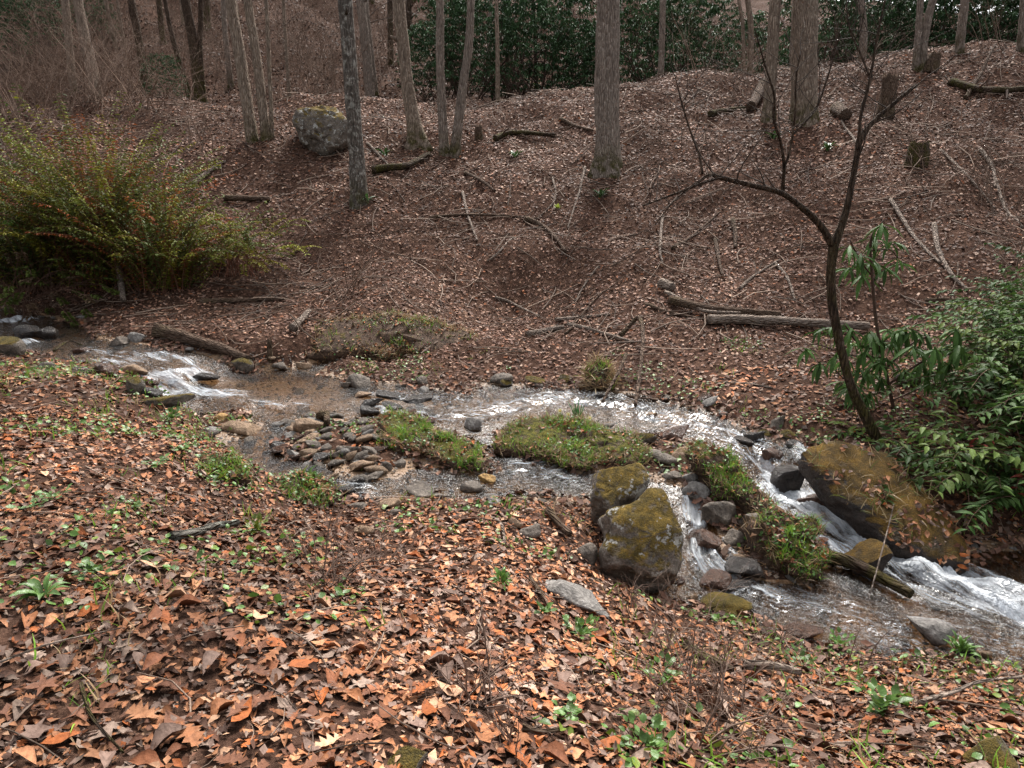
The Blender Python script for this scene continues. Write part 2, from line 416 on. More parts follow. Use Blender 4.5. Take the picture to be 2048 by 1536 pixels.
OUTER = outline([(-300,665),(-60,690),(20,700),(110,742),(250,750),(295,785),(300,806),(360,835),(425,862),(442,900),(490,942),(545,975),(640,990),(690,1012),(760,1003),
    (850,1000),(950,1003),(1010,1003),(1070,1000),(1150,1000),(1200,1040),(1240,1110),(1250,1190),(1330,1225),(1420,1240),(1500,1243),(1560,1285),(1640,1312),(1750,1322),
    (1900,1332),(2048,1352),(2400,1430),(2600,1200),(2300,1130),(2048,1085),(1930,1100),(1860,1060),(1760,1000),(1690,950),(1625,905),(1590,885),(1555,880),(1500,850),(1430,822),
    (1380,812),(1290,790),(1200,777),(1100,772),(1020,770),(960,768),(915,782),(800,768),(700,760),(640,742),(690,727),(800,722),(800,716),(640,722),(560,738),(480,738),(430,712),(350,698),(290,688),(210,678),(195,652),(130,640),(60,622),(-60,605),(-300,570)])
ISLANDS = [(outline(p), h) for p, h in [
    ([(600,842),(650,835),(700,850),(765,838),(830,836),(900,874),(960,905),(962,930),(900,932),(820,915),(790,945),(730,960),(690,935),(630,915),(570,905),(585,870)], .05),
    ([(1010,868),(1060,848),(1150,846),(1290,880),(1370,890),(1420,915),(1470,950),(1520,1010),(1600,1060),(1640,1110),(1590,1165),(1500,1160),(1440,1050),(1400,985),(1330,955),(1250,960),(1180,935),(1060,912)], .06),
    ([(400,838),(470,832),(520,850),(500,868),(420,872)], .03),
    ([(0,706),(60,712),(110,735),(60,745),(0,745)], .12)]]

# ------------------------------------------------------------------ ground
GZ = [  # pixel, height
    (0,1536,.08),(500,1536,.06),(1024,1536,0),(1500,1536,-.2),(2048,1536,-.5),(2048,1440,-.75),(-300,1200,.12),(0,1200,.1),(500,1250,0),(0,1000,.1),(-400,900,.1),(0,850,.07),(0,770,.02),(150,765,-.02),
    (300,900,-.05),(280,790,-.14),(380,860,-.3),(200,1000,.04),(450,1000,-.3),(450,1150,-.08),(620,1010,-.5),(700,1150,-.25),(850,1040,-.55),(900,1250,-.2),(1000,1150,-.4),(1050,1050,-.6),
    (1150,1130,-.66),(1130,1230,-.5),(1300,1300,-.62),(1250,1420,-.3),(1450,1300,-.8),(1600,1330,-.9),(1600,1430,-.6),(1850,1345,-.95),(1900,1420,-.75),(2200,1500,-.8),
    # far bank
    (-200,560,.25),(60,585,.2),(300,640,.02),(450,640,.0),(450,690,-.15),(600,680,-.15),(640,640,.02),(800,640,.0),(800,690,-.3),(950,690,-.22),(1024,600,.1),(1050,740,-.48),(1200,730,-.4),
    (1400,770,-.45),(1560,790,-.42),(1500,700,-.2),(1700,840,-.5),(1750,700,-.15),(1850,800,-.35),(2048,760,-.2),(1900,930,-.62),(1960,1040,-.9),(2200,1000,-.8),(1400,650,.0),(1750,640,.05),(2048,640,.2)]
GY = [  # pixel, distance
    (1024,520,13.0),(1024,420,15.0),(1024,320,17.6),(1024,240,20.2),(1100,172,22.6),(700,530,13.2),(700,430,15.0),(700,330,17.2),(700,250,19.6),(700,205,21.8),(400,560,12.4),(400,460,14.2),
    (400,350,16.4),(520,280,18.4),(520,209,21.2),(300,250,18.6),(300,214,20.6),(0,430,14.6),(0,330,16.4),(0,216,20.5),(-500,380,15.5),(-500,225,20.5),(1250,520,12.6),(1217,330,16.8),(1300,152,22.8),
    (1500,540,11.8),(1500,430,13.8),(1500,330,15.8),(1538,235,18.6),(1608,240,18.0),(1600,130,22.2),(1800,530,11.0),(1800,420,12.8),(1835,320,14.8),(1850,220,17.4),(1850,107,21.4),(2048,450,11.8),(2048,330,14.0),
    (2048,200,17.6),(2048,104,21.0),(2500,330,13.5),(2500,105,20.5)]
gp = [plane_pt(u, v, z) for u, v, z in GZ] + [at(u, v, y) for u, v, y in GY]
gp += [np.array(p, float) for p in [(0,0,.05),(-4,-2,.2),(4,-2,-.6),(6,1,-.9),(-8,3,.25),(9,6,-.5),(-14,11,.4),(0,-2,.1),
    (-40,25,4.2),(-18,25,4.25),(-6,25,4.5),(4,26,4.9),(14,25.5,6.0),(30,25,6.2),(-40,32,7.4),(-18,32,8.2),(-6,32,7.4),(4,32,5.3),(14,32,5.6),(30,32,5.6),(-40,45,16),(-18,46,17.5),(-4,46,15.5),(8,46,13.6),(18,46,13.2),(40,46,12.5),
    (-50,90,38),(-10,90,36),(12,90,30),(30,90,26),(60,90,24),(-90,40,12),(90,40,8),(-60,10,1.0),(60,8,1.5)]]
gp = np.array(gp)
GR = RBF(gp[:, :2], gp[:, 2], 0.5, 0.02)

def sdist(X, Y):                      # > 0 on land, < 0 in the stream
    s = np.full(X.shape, 9.0); m = (Y > 2.0) & (Y < 19) & (np.abs(X) < 18)
    x, y = X[m], Y[m]
    d, _, _ = seg_dist(x, y, OUTER); sd = np.where(inside(x, y, OUTER), -d, d)
    for poly, _h in ISLANDS:
        d, _, _ = seg_dist(x, y, poly); di = np.where(inside(x, y, poly), d, -d); sd = np.maximum(sd, di)
    s[m] = sd; return s

def height(X, Y):
    g = GR(X, Y); P = np.stack([X, Y], -1)
    far = smooth(9.5, 14, Y)
    g = g + far * (0.22 * fbm(P * 0.5, 3, 5) + 0.07 * fbm(P * 2.0, 3, 9)) + (1 - far) * 0.035 * fbm(P * 1.6, 3, 3)
    g = g + far * smooth(30, 40, Y) * 0.5 * fbm(P * 0.3, 3, 31)
    sd = sdist(X, Y); w = zw(X, Y)
    for poly, h in ISLANDS:
        m = sd < 3
        d = np.full(X.shape, -9.0); dd, _, _ = seg_dist(X[m], Y[m], poly); d[m] = np.where(inside(X[m], Y[m], poly), dd, -dd)
        k = smooth(-0.15, 0.1, d); g = g * (1 - k) + (w + h + 0.03 * fbm(P * 5, 2, 4)) * k
    bw = 0.28 + 0.12 * vnoise(P * 1.3, 8)
    k = smooth(0.0, 1.0, np.clip(sd, 0, 9) / bw)
    land = (w + 0.015) * (1 - k) + np.maximum(g, w + 0.02 + 0.03 * k) * k
    land = np.where(sd > 1.2, g, land)
    bed = w + 0.015 - 0.14 * smooth(0, 0.35, -sd) + 0.035 * fbm(P * 4.5, 3, 6) * smooth(0, .15, -sd)
    return np.where(sd > 0, land, bed), sd, w

NR, NC = 350, 330; YLO, YHI, YO, AW = -2.0, 95.0, 3.5, 1.3
_L = math.log((YHI + YO) / (YLO + YO))
rowY = (YLO + YO) * np.exp(np.linspace(0, 1, NR) * _L) - YO
colA = np.linspace(-AW, AW, NC)
GYY = np.repeat(rowY[:, None], NC, 1); GXX = colA[None] * (GYY + YO)
GH, GSD, GW = height(GXX, GYY)

def _bil(F, X, Y):
    X = np.asarray(X, float); Y = np.asarray(Y, float)
    j = np.clip(np.log(np.maximum(Y + YO, 1e-3) / (YLO + YO)) / _L * (NR - 1), 0, NR - 1.001)
    i = np.clip((X / np.maximum(Y + YO, 1e-3) + AW) / (2 * AW) * (NC - 1), 0, NC - 1.001)
    j0 = j.astype(int); i0 = i.astype(int); fj = j - j0; fi = i - i0
    return (F[j0, i0] * (1 - fi) + F[j0, i0 + 1] * fi) * (1 - fj) + (F[j0 + 1, i0] * (1 - fi) + F[j0 + 1, i0 + 1] * fi) * fj
def HT(X, Y): return _bil(GH, X, Y)
def SD(X, Y): return _bil(GSD, X, Y)
GS = np.where(GSD < 0.02, np.maximum(GH, GW), GH)
def SF(X, Y): return _bil(GS, X, Y)          # ground or water surface, whichever is on top
def NRM(X, Y, e=0.06):
    gx = (HT(X + e, Y) - HT(X - e, Y)) / (2 * e); gy = (HT(X, Y + e) - HT(X, Y - e)) / (2 * e)
    n = np.stack([-gx, -gy, np.ones_like(gx)], -1); return n / np.linalg.norm(n, axis=-1, keepdims=True)
def on(u, v): return hit(u, v, SF)

idx = np.arange(NR * NC).reshape(NR, NC)
quads = np.stack([idx[:-1, :-1], idx[:-1, 1:], idx[1:, 1:], idx[1:, :-1]], -1).reshape(-1, 4)
qsd = GSD.ravel()[quads].mean(1)
GV = np.stack([GXX, GYY, GH], -1).reshape(-1, 3)
def sub_mesh(name, q, material):
    used, inv = np.unique(q, return_inverse=True); mb = MB(); mb.add(GV[used], inv.reshape(q.shape)); return mb.obj(name, material)
floor = tag(sub_mesh('forest_floor', quads[qsd >= 0.04], M['ground']), kind='structure')
bed = tag(sub_mesh('stream_bed', quads[qsd < 0.04], M['bed']), kind='structure')

# ------------------------------------------------------------------ water
FLOW = [np.array([hit(u, v, zw)[:2] for u, v in p]) for p in [
    [(-300,590),(-60,625),(100,672),(240,705),(340,735),(420,775),(560,790),(700,800),(900,812),(1100,805),(1280,830),(1430,870),(1540,930),(1600,1000),(1750,1080),(1900,1165),(2048,1225),(2400,1370)],
    [(420,815),(480,880),(560,935),(700,972),(850,968),(1000,960),(1150,950),(1300,950),(1390,990),(1400,1060),(1420,1120),(1500,1190),(1650,1235),(1850,1290),(2048,1330),(2400,1420)]]]
FOAM = [  # pixel line, half width, strength
    ([(1528,922),(1545,955),(1575,990)], .13, 1.2), ([(1600,890),(1640,950),(1690,1000)], .15, .95), ([(1570,1000),(1640,1025),(1740,1070),(1830,1118),(1940,1175),(2048,1215),(2300,1310)], .31, 1.2),
    ([(1640,1080),(1700,1105),(1790,1160)], .10, .8), ([(1780,1160),(1900,1200),(2048,1262)], .2, .45), ([(1690,990),(1760,1050),(1860,1110)], .15, .95),
    ([(20,690),(60,685)], .2, .7), ([(0,645),(70,636)], .15, 1.1), ([(110,740),(200,728),(300,712),(370,722)], .32, .55), ([(300,755),(360,760),(400,745)], .2, .95), ([(285,770),(360,785),(450,790)], .25, .85), ([(440,795),(520,806),(600,806)], .18, .4),
    ([(760,812),(772,834)], .07, 1.0), ([(800,832),(880,836),(960,826)], .16, .62), ([(960,830),(1030,812),(1120,800),(1220,800)], .34, .34), ([(1260,825),(1380,850),(1500,890)], .36, .42),
    ([(1385,1000),(1392,1045)], .1, .8), ([(1385,1075),(1390,1100)], .05, .9), ([(1400,1110),(1440,1140),(1460,1170)], .18, .72), ([(1455,1085),(1470,1120)], .07, .85), ([(1490,1170),(1560,1195)], .12, .6), ([(690,965),(740,985)], .1, .35),
    ([(1560,1200),(1700,1235),(1880,1290)], .3, .2), ([(180,700),(250,712)], .2, .4), ([(1040,930),(1120,945)], .2, .35)]
wy = (2.6 + YO) * np.exp(np.linspace(0, 1, 380) * math.log((16.5 + YO) / (2.6 + YO))) - YO
wa = np.linspace(-0.95, 0.85, 620)
WY = np.repeat(wy[:, None], len(wa), 1); WX = wa[None] * (WY + YO)
WS = sdist(WX, WY); WZ = zw(WX, WY)
bestd = np.full(WX.shape, 1e9); FS = np.zeros(WX.shape); FN = np.zeros(WX.shape)
for q, line in enumerate(FLOW):
    d, s_, n_ = seg_dist(WX, WY, line, False); m = d < bestd
    bestd[m] = d[m]; FS[m] = (s_ + 37 * q)[m]; FN[m] = n_[m]
foam = np.zeros(WX.shape)
for line, r, st in FOAM:
    lw = np.array([hit(u, v, zw)[:2] for u, v in line]); d, _, _ = seg_dist(WX, WY, lw, False)
    foam = np.maximum(foam, st * (1 - smooth(0.25 * r, 1.35 * r, d + 0.25 * r * fbm(np.stack([WX, WY], -1) * 6, 2, 77))))
rip = 0.35 + 0.65 * smooth(-0.5, 0.5, fbm(np.stack([WX, WY], -1) * 0.9, 2, 12))
pool = np.hypot((WX - hit(600, 765, zw)[0]) / 1.1, (WY - hit(600, 765, zw)[1]) / 0.7)
rip = rip * (0.18 + 0.82 * smooth(0.5, 1.8, pool)); rip = np.maximum(rip, foam)
for line, r in (([(930,830),(1030,805),(1150,795),(1280,820),(1400,850),(1520,905)], .45), ([(1000,960),(1150,945)], .35), ([(1420,1150),(1560,1200),(1750,1260),(1950,1300),(2100,1330)], .4), ([(760,790),(900,800)], .3)):
    lw = np.array([hit(u, v, zw)[:2] for u, v in line]); d, _, _ = seg_dist(WX, WY, lw, False); rip = np.maximum(rip, (1.9 if line[0][1] < 900 else 1.45) * (1 - smooth(.3 * r, 1.4 * r, d)))
fl = np.stack([FS, FN], -1)
dz = (0.010 + 0.06 * np.clip(foam, 0, 1)) * fbm(fl * np.array([2.2, 8.0]), 3, 21) * rip + 0.010 * rip * fbm(np.stack([WX, WY], -1) * 7, 2, 22)
WZ2 = WZ + dz * smooth(0.02, -0.15, WS) + 0.03 * np.clip(foam, 0, 1)
wi = np.arange(WX.size).reshape(WX.shape)
wq = np.stack([wi[:-1, :-1], wi[:-1, 1:], wi[1:, 1:], wi[1:, :-1]], -1).reshape(-1, 4)
wq = wq[WS.ravel()[wq].min(1) < 0.05]
used, inv = np.unique(wq, return_inverse=True); wq = inv.reshape(wq.shape)
mb = MB(); mb.add(np.stack([WX, WY, WZ2], -1).reshape(-1, 3)[used], wq)
wm = mb.mesh('stream_water', M['water'], True, None, None, dict(foam=foam.ravel()[used], ripple=rip.ravel()[used]))
uvl = wm.uv_layers.new(name='flow'); li = np.zeros(len(wm.loops), np.int32); wm.loops.foreach_get('vertex_index', li)
uvl.data.foreach_set('uv', np.stack([FS.ravel()[used], FN.ravel()[used]], -1)[li].astype(np.float32).ravel())
water = tag(add('stream_water', wm), kind='structure')

# ------------------------------------------------------------------ leaf litter
def oak(fold, bend, roll, tw):
    return leaf_tpl([.012,.10,.07,.24,.10,.31,.11,.27,.09,.15,.015], fold, bend, roll, 0.35, tw)
def ovate(fold, bend, roll, tw, wd=.24):
    return leaf_tpl(np.array([.02,.16,.24,.22,.13,.015]) * wd / .24, fold, bend, roll, 0.0, tw)
def lobed(k, cup, rng):
    n = 15 if k else 10; th = np.arange(n) / n * 2 * math.pi
    r = np.where(np.arange(n) % 3 == 0, 0.5, 0.24) if k else np.where(np.arange(n) % 2 == 0, 0.48, 0.26)
    r = r * rng.uniform(.85, 1.1, n); r[n // 2] *= .5
    V = np.vstack([[0, 0, 0], np.stack([r * np.sin(th), r * np.cos(th), cup * r * r * 2 + rng.normal(0, .05, n)], -1)])
    T = np.stack([np.zeros(n, int), 1 + (np.arange(n) + 1) % n, 1 + np.arange(n)], -1); return V, T
r0 = np.random.default_rng(3)
U = lambda a, b: r0.uniform(a, b)
HI_Q = [oak(U(-.3, .45), U(-.45, .5), U(-.5, .6), U(-.2, .2)) for _ in range(7)] + [ovate(U(-.3, .6), U(-.5, .6), U(-.9, 1.5), U(-.25, .25), U(.18, .3)) for _ in range(9)]
HI_T = [lobed(k % 2, U(-.4, .45), r0) for k in range(8)]
for _t in HI_Q + HI_T:
    _t[0][:, 2] += r0.normal(0, .022, len(_t[0])); _t[0][:, :2] *= r0.uniform(.9, 1.1, (len(_t[0]), 2))
MID_Q = [leaf_tpl([.02, U(.13, .2), U(.2, .3), U(.12, .22), .02], U(-.4, .6), U(-.5, .6), U(-.6, 1), 0, U(-.25, .25)) for _ in range(10)]
def chip(w, side, tip, mid):            # four-triangle leaf
    return (np.array([(0, -.5, tip), (-w * U(.8, 1.1), U(-.12, .12), side + U(-.06, .06)), (0, 0, mid), (w * U(.8, 1.1), U(-.12, .12), side + U(-.06, .06)), (U(-.08, .08), .5, tip + U(-.08, .08))]), np.array([(0, 2, 1), (1, 2, 4), (2, 3, 4), (0, 3, 2)]))
def chip2(w, side, tip):                # two-triangle leaf
    return (np.array([(0, -.5, tip), (-w, U(-.12, .12), side), (0, .5, tip + U(-.1, .1)), (w, U(-.12, .12), side + U(-.1, .1))]), np.array([(0, 2, 1), (0, 3, 2)]))
LOW_Q = [chip(U(.22, .36), U(-.08, .16), U(-.05, .12), U(-.06, .04)) for _ in range(10)]
FAR_Q = [chip2(U(.24, .36), U(-.1, .16), U(-.06, .1)) for _ in range(8)]

PAL = np.array([(.29,.122,.056),(.38,.18,.092),(.22,.086,.042),(.145,.065,.038),(.18,.118,.092),(.28,.2,.155),(.095,.05,.034),(.44,.26,.16),(.36,.11,.034),(.055,.03,.021)])
PW = np.array([.15,.12,.13,.14,.15,.11,.09,.06,.03,.03]); PW = PW / PW.sum()
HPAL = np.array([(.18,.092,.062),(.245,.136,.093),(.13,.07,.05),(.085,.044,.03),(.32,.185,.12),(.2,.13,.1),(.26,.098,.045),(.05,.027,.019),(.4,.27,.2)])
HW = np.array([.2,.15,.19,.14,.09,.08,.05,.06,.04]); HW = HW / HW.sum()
def pick(pal, w, n, rng): return pal[rng.choice(len(pal), n, p=w)] * rng.uniform(.75, 1.25, (n, 1))

def sample_area(y0, y1, density, rng, amax=0.98, y_off=1.2):
    """even density over the ground the view could reach, between two distances"""
    n = int(density * amax * ((y1 + y_off) ** 2 - (y0 + y_off) ** 2))
    Y = np.sqrt(rng.uniform((y0 + y_off) ** 2, (y1 + y_off) ** 2, n)) - y_off
    X = rng.uniform(-1, 1, n) * amax * (Y + y_off); return X, Y

def lay(mb, X, Y, tpls, size, pal, w, rng, tilt, lift):
    n = len(X); N = NRM(X, Y); z = HT(X, Y)
    P = np.stack([X, Y, z], -1) + N * (rng.uniform(0.002, 1, n) * lift)[:, None]
    damp = 1 + .38 * np.clip(fbm(np.stack([X, Y], -1) * .7, 3, 91), -1, 1)
    scatter(mb, tpls, P, N, size, pick(pal, w, n, rng) * damp[:, None], rng, tilt)

rl = np.random.default_rng(21)
litter = MB()
X, Y = sample_area(0.9, 3.6, 640, rl); lay(litter, X, Y, HI_Q, np.where(rl.uniform(0, 1, len(X)) < .78, rl.uniform(.025, .065, len(X)), rl.uniform(.06, .105, len(X))), PAL, PW, rl, .13, .018)
X, Y = sample_area(0.9, 3.6, 110, rl); lay(litter, X, Y, HI_T, rl.uniform(.04, .105, len(X)), PAL, PW, rl, .12, .02)
X, Y = sample_area(3.6, 8.5, 340, rl); s = SD(X, Y); k = (s > 0.03) & (rl.uniform(0, 1, len(X)) < np.clip(.35 + s * 1.5, 0, 1)); X, Y = X[k], Y[k]
k = Y < 6.2
lay(litter, X[k], Y[k], MID_Q + HI_Q[:8:3], rl.uniform(.03, .095, k.sum()), PAL, PW, rl, .2, .022)
lay(litter, X[~k], Y[~k], LOW_Q, rl.uniform(.035, .1, (~k).sum()), PAL, PW, rl, .24, .022)
X, Y = sample_area(8.5, 15, 330, rl); s = SD(X, Y); k = s > 0.05; X, Y = X[k], Y[k]
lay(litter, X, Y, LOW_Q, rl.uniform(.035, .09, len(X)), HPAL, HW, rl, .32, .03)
X, Y = sample_area(15, 25, 210, rl)
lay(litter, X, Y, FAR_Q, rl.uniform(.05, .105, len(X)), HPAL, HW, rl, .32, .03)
X, Y = sample_area(25, 48, 42, rl)
lay(litter, X, Y, FAR_Q, rl.uniform(.09, .17, len(X)), HPAL * .5, HW, rl, .5, .03)  # back hill leaves coloured darker to stand in for tree shade
X, Y = sample_area(0.9, 5.5, 820, rl); k = SD(X, Y) > .03; X, Y = X[k], Y[k]; lay(litter, X, Y, LOW_Q, rl.uniform(.016, .046, len(X)), PAL, PW, rl, .3, .03)
lo = litter.obj('leaf_litter', M['litter'], floor); tag(lo, kind='stuff')

# the large leaves lying on top, one object each
big = []
for i in range(40):
    t = (HI_Q + HI_T)[i % 24]; m1 = MB()
    c = pick(PAL[[0, 1, 2, 3, 4, 5, 7, 8]], np.full(8, .125), 1, rl)[0]
    m1.add(t[0], t[1] if t[1].shape[1] == 4 else None, t[1] if t[1].shape[1] == 3 else None, c); big.append(m1.mesh('leaf', M['litter']))
from mathutils import Matrix
cnt = 0
X, Y = sample_area(1.35, 4.0, 40, rl, .8); o_ = np.argsort(Y + rl.uniform(0, 1.0, len(Y))); X, Y = X[o_], Y[o_]
for x, y in zip(X, Y):
    if cnt >= 290: break
    if SD(np.array([x]), np.array([y]))[0] < 0.1: continue
    n = NRM(np.array([x]), np.array([y]))[0] + rl.normal(0, .09, 3); n /= np.linalg.norm(n)
    a = rl.uniform(0, 6.28); t = np.array([math.cos(a), math.sin(a), 0]); t -= n * (t @ n); t /= np.linalg.norm(t); b = np.cross(t, n)
    s_ = rl.uniform(.075, .135)
    o = add('leaf', big[rl.integers(0, 40)], floor)
    Mx = np.eye(4); Mx[:3, 0] = b * s_; Mx[:3, 1] = t * s_; Mx[:3, 2] = n * s_; Mx[:3, 3] = [x, y, HT(np.array([x]), np.array([y]))[0] + .03]
    o.matrix_world = Matrix(Mx.tolist()); cnt += 1
# ------------------------------------------------------------------ stones
def ico(sub):
    import bmesh
    bm = bmesh.new(); bmesh.ops.create_icosphere(bm, subdivisions=sub, radius=1.0)
    V = np.array([v.co[:] for v in bm.verts]); T = np.array([[v.index for v in f.verts] for f in bm.faces]); bm.free(); return V, T
ICO = {k: ico(k) for k in (2, 3, 4)}

def rock_verts(size, seed, sub=3, planes=10, flat=0.78, rough=0.10):
    rng = np.random.default_rng(seed); V, T = ICO[sub]; V = V.copy()
    for _ in range(planes):
        n = rng.normal(0, 1, 3); n /= np.linalg.norm(n); d = rng.uniform(.38, flat)
        k = V @ n; over = np.maximum(k - d, 0); V -= n * (over * .92)[:, None]
    V *= 1 + rough * fbm(V * 1.6 + seed, 3, seed)[:, None]
    if sub >= 4: V *= 1 + .025 * fbm(V * 6 + seed, 3, seed + 3)[:, None]
    V -= (V.max(0) + V.min(0)) / 2; V /= np.abs(V).max(0)
    return V * (np.asarray(size) / 2), T

def rotm(rx, ry, rz):
    from mathutils import Euler
    return np.array(Euler((rx, ry, rz)).to_matrix())

def rock(u, v, w, h, label, mat='rock', name='rock', rz=0.0, tilt=0.0, dep=.75, seed=None, sink=.28, sub=3, hk=.85, cat='rock', group=None, planes=11):
    """stone whose picture is about w x h photo pixels round (u, v)"""
    P = on(u, v + .36 * h); d = P[1] * math.cos(PITCH) - (P[2] - EYE[2]) * math.sin(PITCH)
    m = d / FPX; hz = h * m * hk; size = (w * m * 1.04, w * m * dep, hz * 1.15)
    V, T = rock_verts(size, seed if seed is not None else int(u * 7 + v), sub, planes)
    V = V @ rotm(0, math.radians(tilt), math.radians(rz)).T
    o = MB().add(V, None, T).obj(name, M[mat]); o.location = (P[0], P[1] + size[1] * .2, P[2] + hz * (.5 - sink))
    return tag(o, label, cat, group)

def slab(px, center, nrm, up, down, name, label, mat, seed, rough=.05, nu=110, nv=60, cat='boulder', pw=.55, anchor=None, lift=0.0, strata=0.0, cuts=0, lump=0.0):
    """boulder whose outline seen from the bank is px; lies on a plane with normal nrm through the ground point of anchor"""
    A = on(*(anchor or center)); A = A + np.array([0, 0, lift]); n = np.asarray(nrm, float); n /= np.linalg.norm(n)
    pts = []
    for (u, v) in px:
        d = rays(u, v); t = ((A - EYE) @ n) / (d @ n); pts.append(EYE + d * t)
    pts = np.array(pts); dc = rays(*center); c = EYE + dc * (((A - EYE) @ n) / (dc @ n))
    ex = np.cross([0, 1, 0], n); ex /= np.linalg.norm(ex); ey = np.cross(n, ex)
    q = np.stack([(pts - c) @ ex, (pts - c) @ ey], -1)
    dense = catmull(np.vstack([q, q[:1]]), 400); ang = np.arctan2(dense[:, 1], dense[:, 0]); rad = np.hypot(dense[:, 0], dense[:, 1])
    o_ = np.argsort(ang); th = np.linspace(-math.pi, math.pi, nu, endpoint=False)
    R = np.interp(th, ang[o_], rad[o_], period=2 * math.pi)
    ph = np.linspace(-math.pi / 2, math.pi / 2, nv)
    cp = np.cos(ph) ** pw; sp = np.sign(ph) * np.abs(np.sin(ph)) ** .8
    zz = np.where(sp > 0, sp * up, sp * down)
    L = np.stack([cp[:, None] * (R * np.cos(th))[None], cp[:, None] * (R * np.sin(th))[None], zz[:, None] + 0 * R[None]], -1)
    sc = np.sqrt(R.mean() * (up + down))
    nz = fbm(L / sc * 1.5 + seed, 4, seed) * rough * sc + lump * sc * fbm(L / sc * 3.2 + 2 * seed, 2, seed + 9) + fbm(L / sc * 7 + seed, 3, seed + 5) * rough * .22 * sc
    if strata: nz = nz + strata * sc * vnoise(np.stack([L[..., 0] * 0 + seed, L[..., 0] * 1.0, L[..., 2] / sc * 9], -1), seed)
    if cuts:
        rc_ = np.random.default_rng(seed + 50); ext = np.array([R.mean(), R.mean(), (up + down) / 2])
        for _ in range(cuts):
            a = rc_.normal(0, 1, 3); a[2] = abs(a[2]) * .8; a /= np.linalg.norm(a); Ln = L / ext; over = np.maximum(Ln @ a - rc_.uniform(.62, .9), 0); L = L - (over * .85)[..., None] * a * ext
    dirn = L / (np.linalg.norm(L, axis=-1, keepdims=True) + 1e-9)
    L = L + dirn * nz[..., None]
    V = (L[..., 0:1] * ex + L[..., 1:2] * ey + L[..., 2:3] * n).reshape(-1, 3)
    i = np.arange(nv - 1)[:, None] * nu; j = np.arange(nu)[None]; j2 = (j + 1) % nu
    Q = np.stack([i + j, i + j2, i + nu + j2, i + nu + j], -1).reshape(-1, 4)
    mb = MB().add(V, Q); o = mb.obj(name, M[mat]); o.location = c
    tag(o, label, cat); o_info = (V + c, nu, nv)
    return o, o_info

S = []
front, F1 = slab([(1205,1100),(1222,1060),(1212,1022),(1240,1012),(1268,992),(1300,968),(1340,975),(1378,1005),(1382,1040),(1372,1085),(1362,1130),(1345,1165),(1305,1174),(1250,1150),(1210,1140)],
    (1300,1080), (.05,-.72,.7), .10, .42, 'boulder', 'large boulder front half with golden moss and pale lichen spots by the stream', 'rock_lichen', 3, .11, cuts=7, pw=.4, anchor=(1300,1185), lift=.30)
back, F2 = slab([(1168,1035),(1182,990),(1192,930),(1215,916),(1245,925),(1285,938),(1293,965),(1275,990),(1245,1012),(1222,1030),(1225,1060),(1205,1078),(1180,1068)],
    (1230,985), (-.05,-.62,.78), .09, .36, 'boulder', 'lichen-spotted mossy boulder half wedged behind the front boulder, crack between them', 'rock_lichen', 8, .10, cuts=7, pw=.4, anchor=(1230,1085), lift=.22)
slope, F3 = slab([(1592,908),(1640,890),(1715,890),(1775,918),(1830,972),(1880,1018),(1920,1072),(1950,1150),(1890,1138),(1800,1105),(1730,1055),(1670,1000),(1625,955)],
    (1765,1005), (.1,-.5,.86), .13, .24, 'boulder', 'long sloping boulder with orange brown moss beside the white chute', 'rock_slope', 5, .10, pw=.8, lump=.03, anchor=(1780,1085), lift=.16)
hillb, F4 = slab([(588,262),(594,230),(625,222),(668,224),(686,240),(692,262),(680,285),(650,304),(612,303),(592,290)], (640,262), (-.1,-.8,.55), .5, .9, 'boulder',
    'mossy grey boulder standing on the hillside beside the leaning trunk', 'rock_lichen', 12, .12, cuts=9, pw=.4, anchor=(640,300), lift=.45, strata=.03)

V_, nu_, nv_ = F3; top_ = V_.reshape(nv_, nu_, 3)[nv_ * 55 // 100:].reshape(-1, 3); rb = np.random.default_rng(8); a_, b_ = hit(1700, 960, SF), hit(1860, 1090, SF)
uu = (top_[:, 0] / (top_[:, 1] + 1e-6)); seln = np.nonzero(fbm(top_ * 4, 2, 3) + 1.6 * (uu - np.median(uu)) > .12)[0]; pp = top_[rb.choice(seln, 230)] + rb.normal(0, .015, (230, 3)) * [1, 1, .3] + [0, 0, .012]
lb = MB(); scatter(lb, MID_Q, pp - np.array(slope.location), np.tile([-.1, -.5, .85], (230, 1)), rb.uniform(.035, .075, 230), pick(PAL, PW, 230, rb), rb, .2); tag(lb.obj('caught_leaves', M['litter'], slope), kind='stuff')
sb = MB(); pp = top_[rb.integers(0, len(top_), 260)]; STR_ = np.array([(.36,.27,.15),(.28,.19,.1),(.14,.16,.04)])
SLOPE_BLADES = (sb, pp - np.array(slope.location), STR_)
rock(1150,1185,170,62,'long grey slab dipping into the dark hollow below the split boulder','rock_pale','stone_slab',-32,12,.5,31,.4,4)
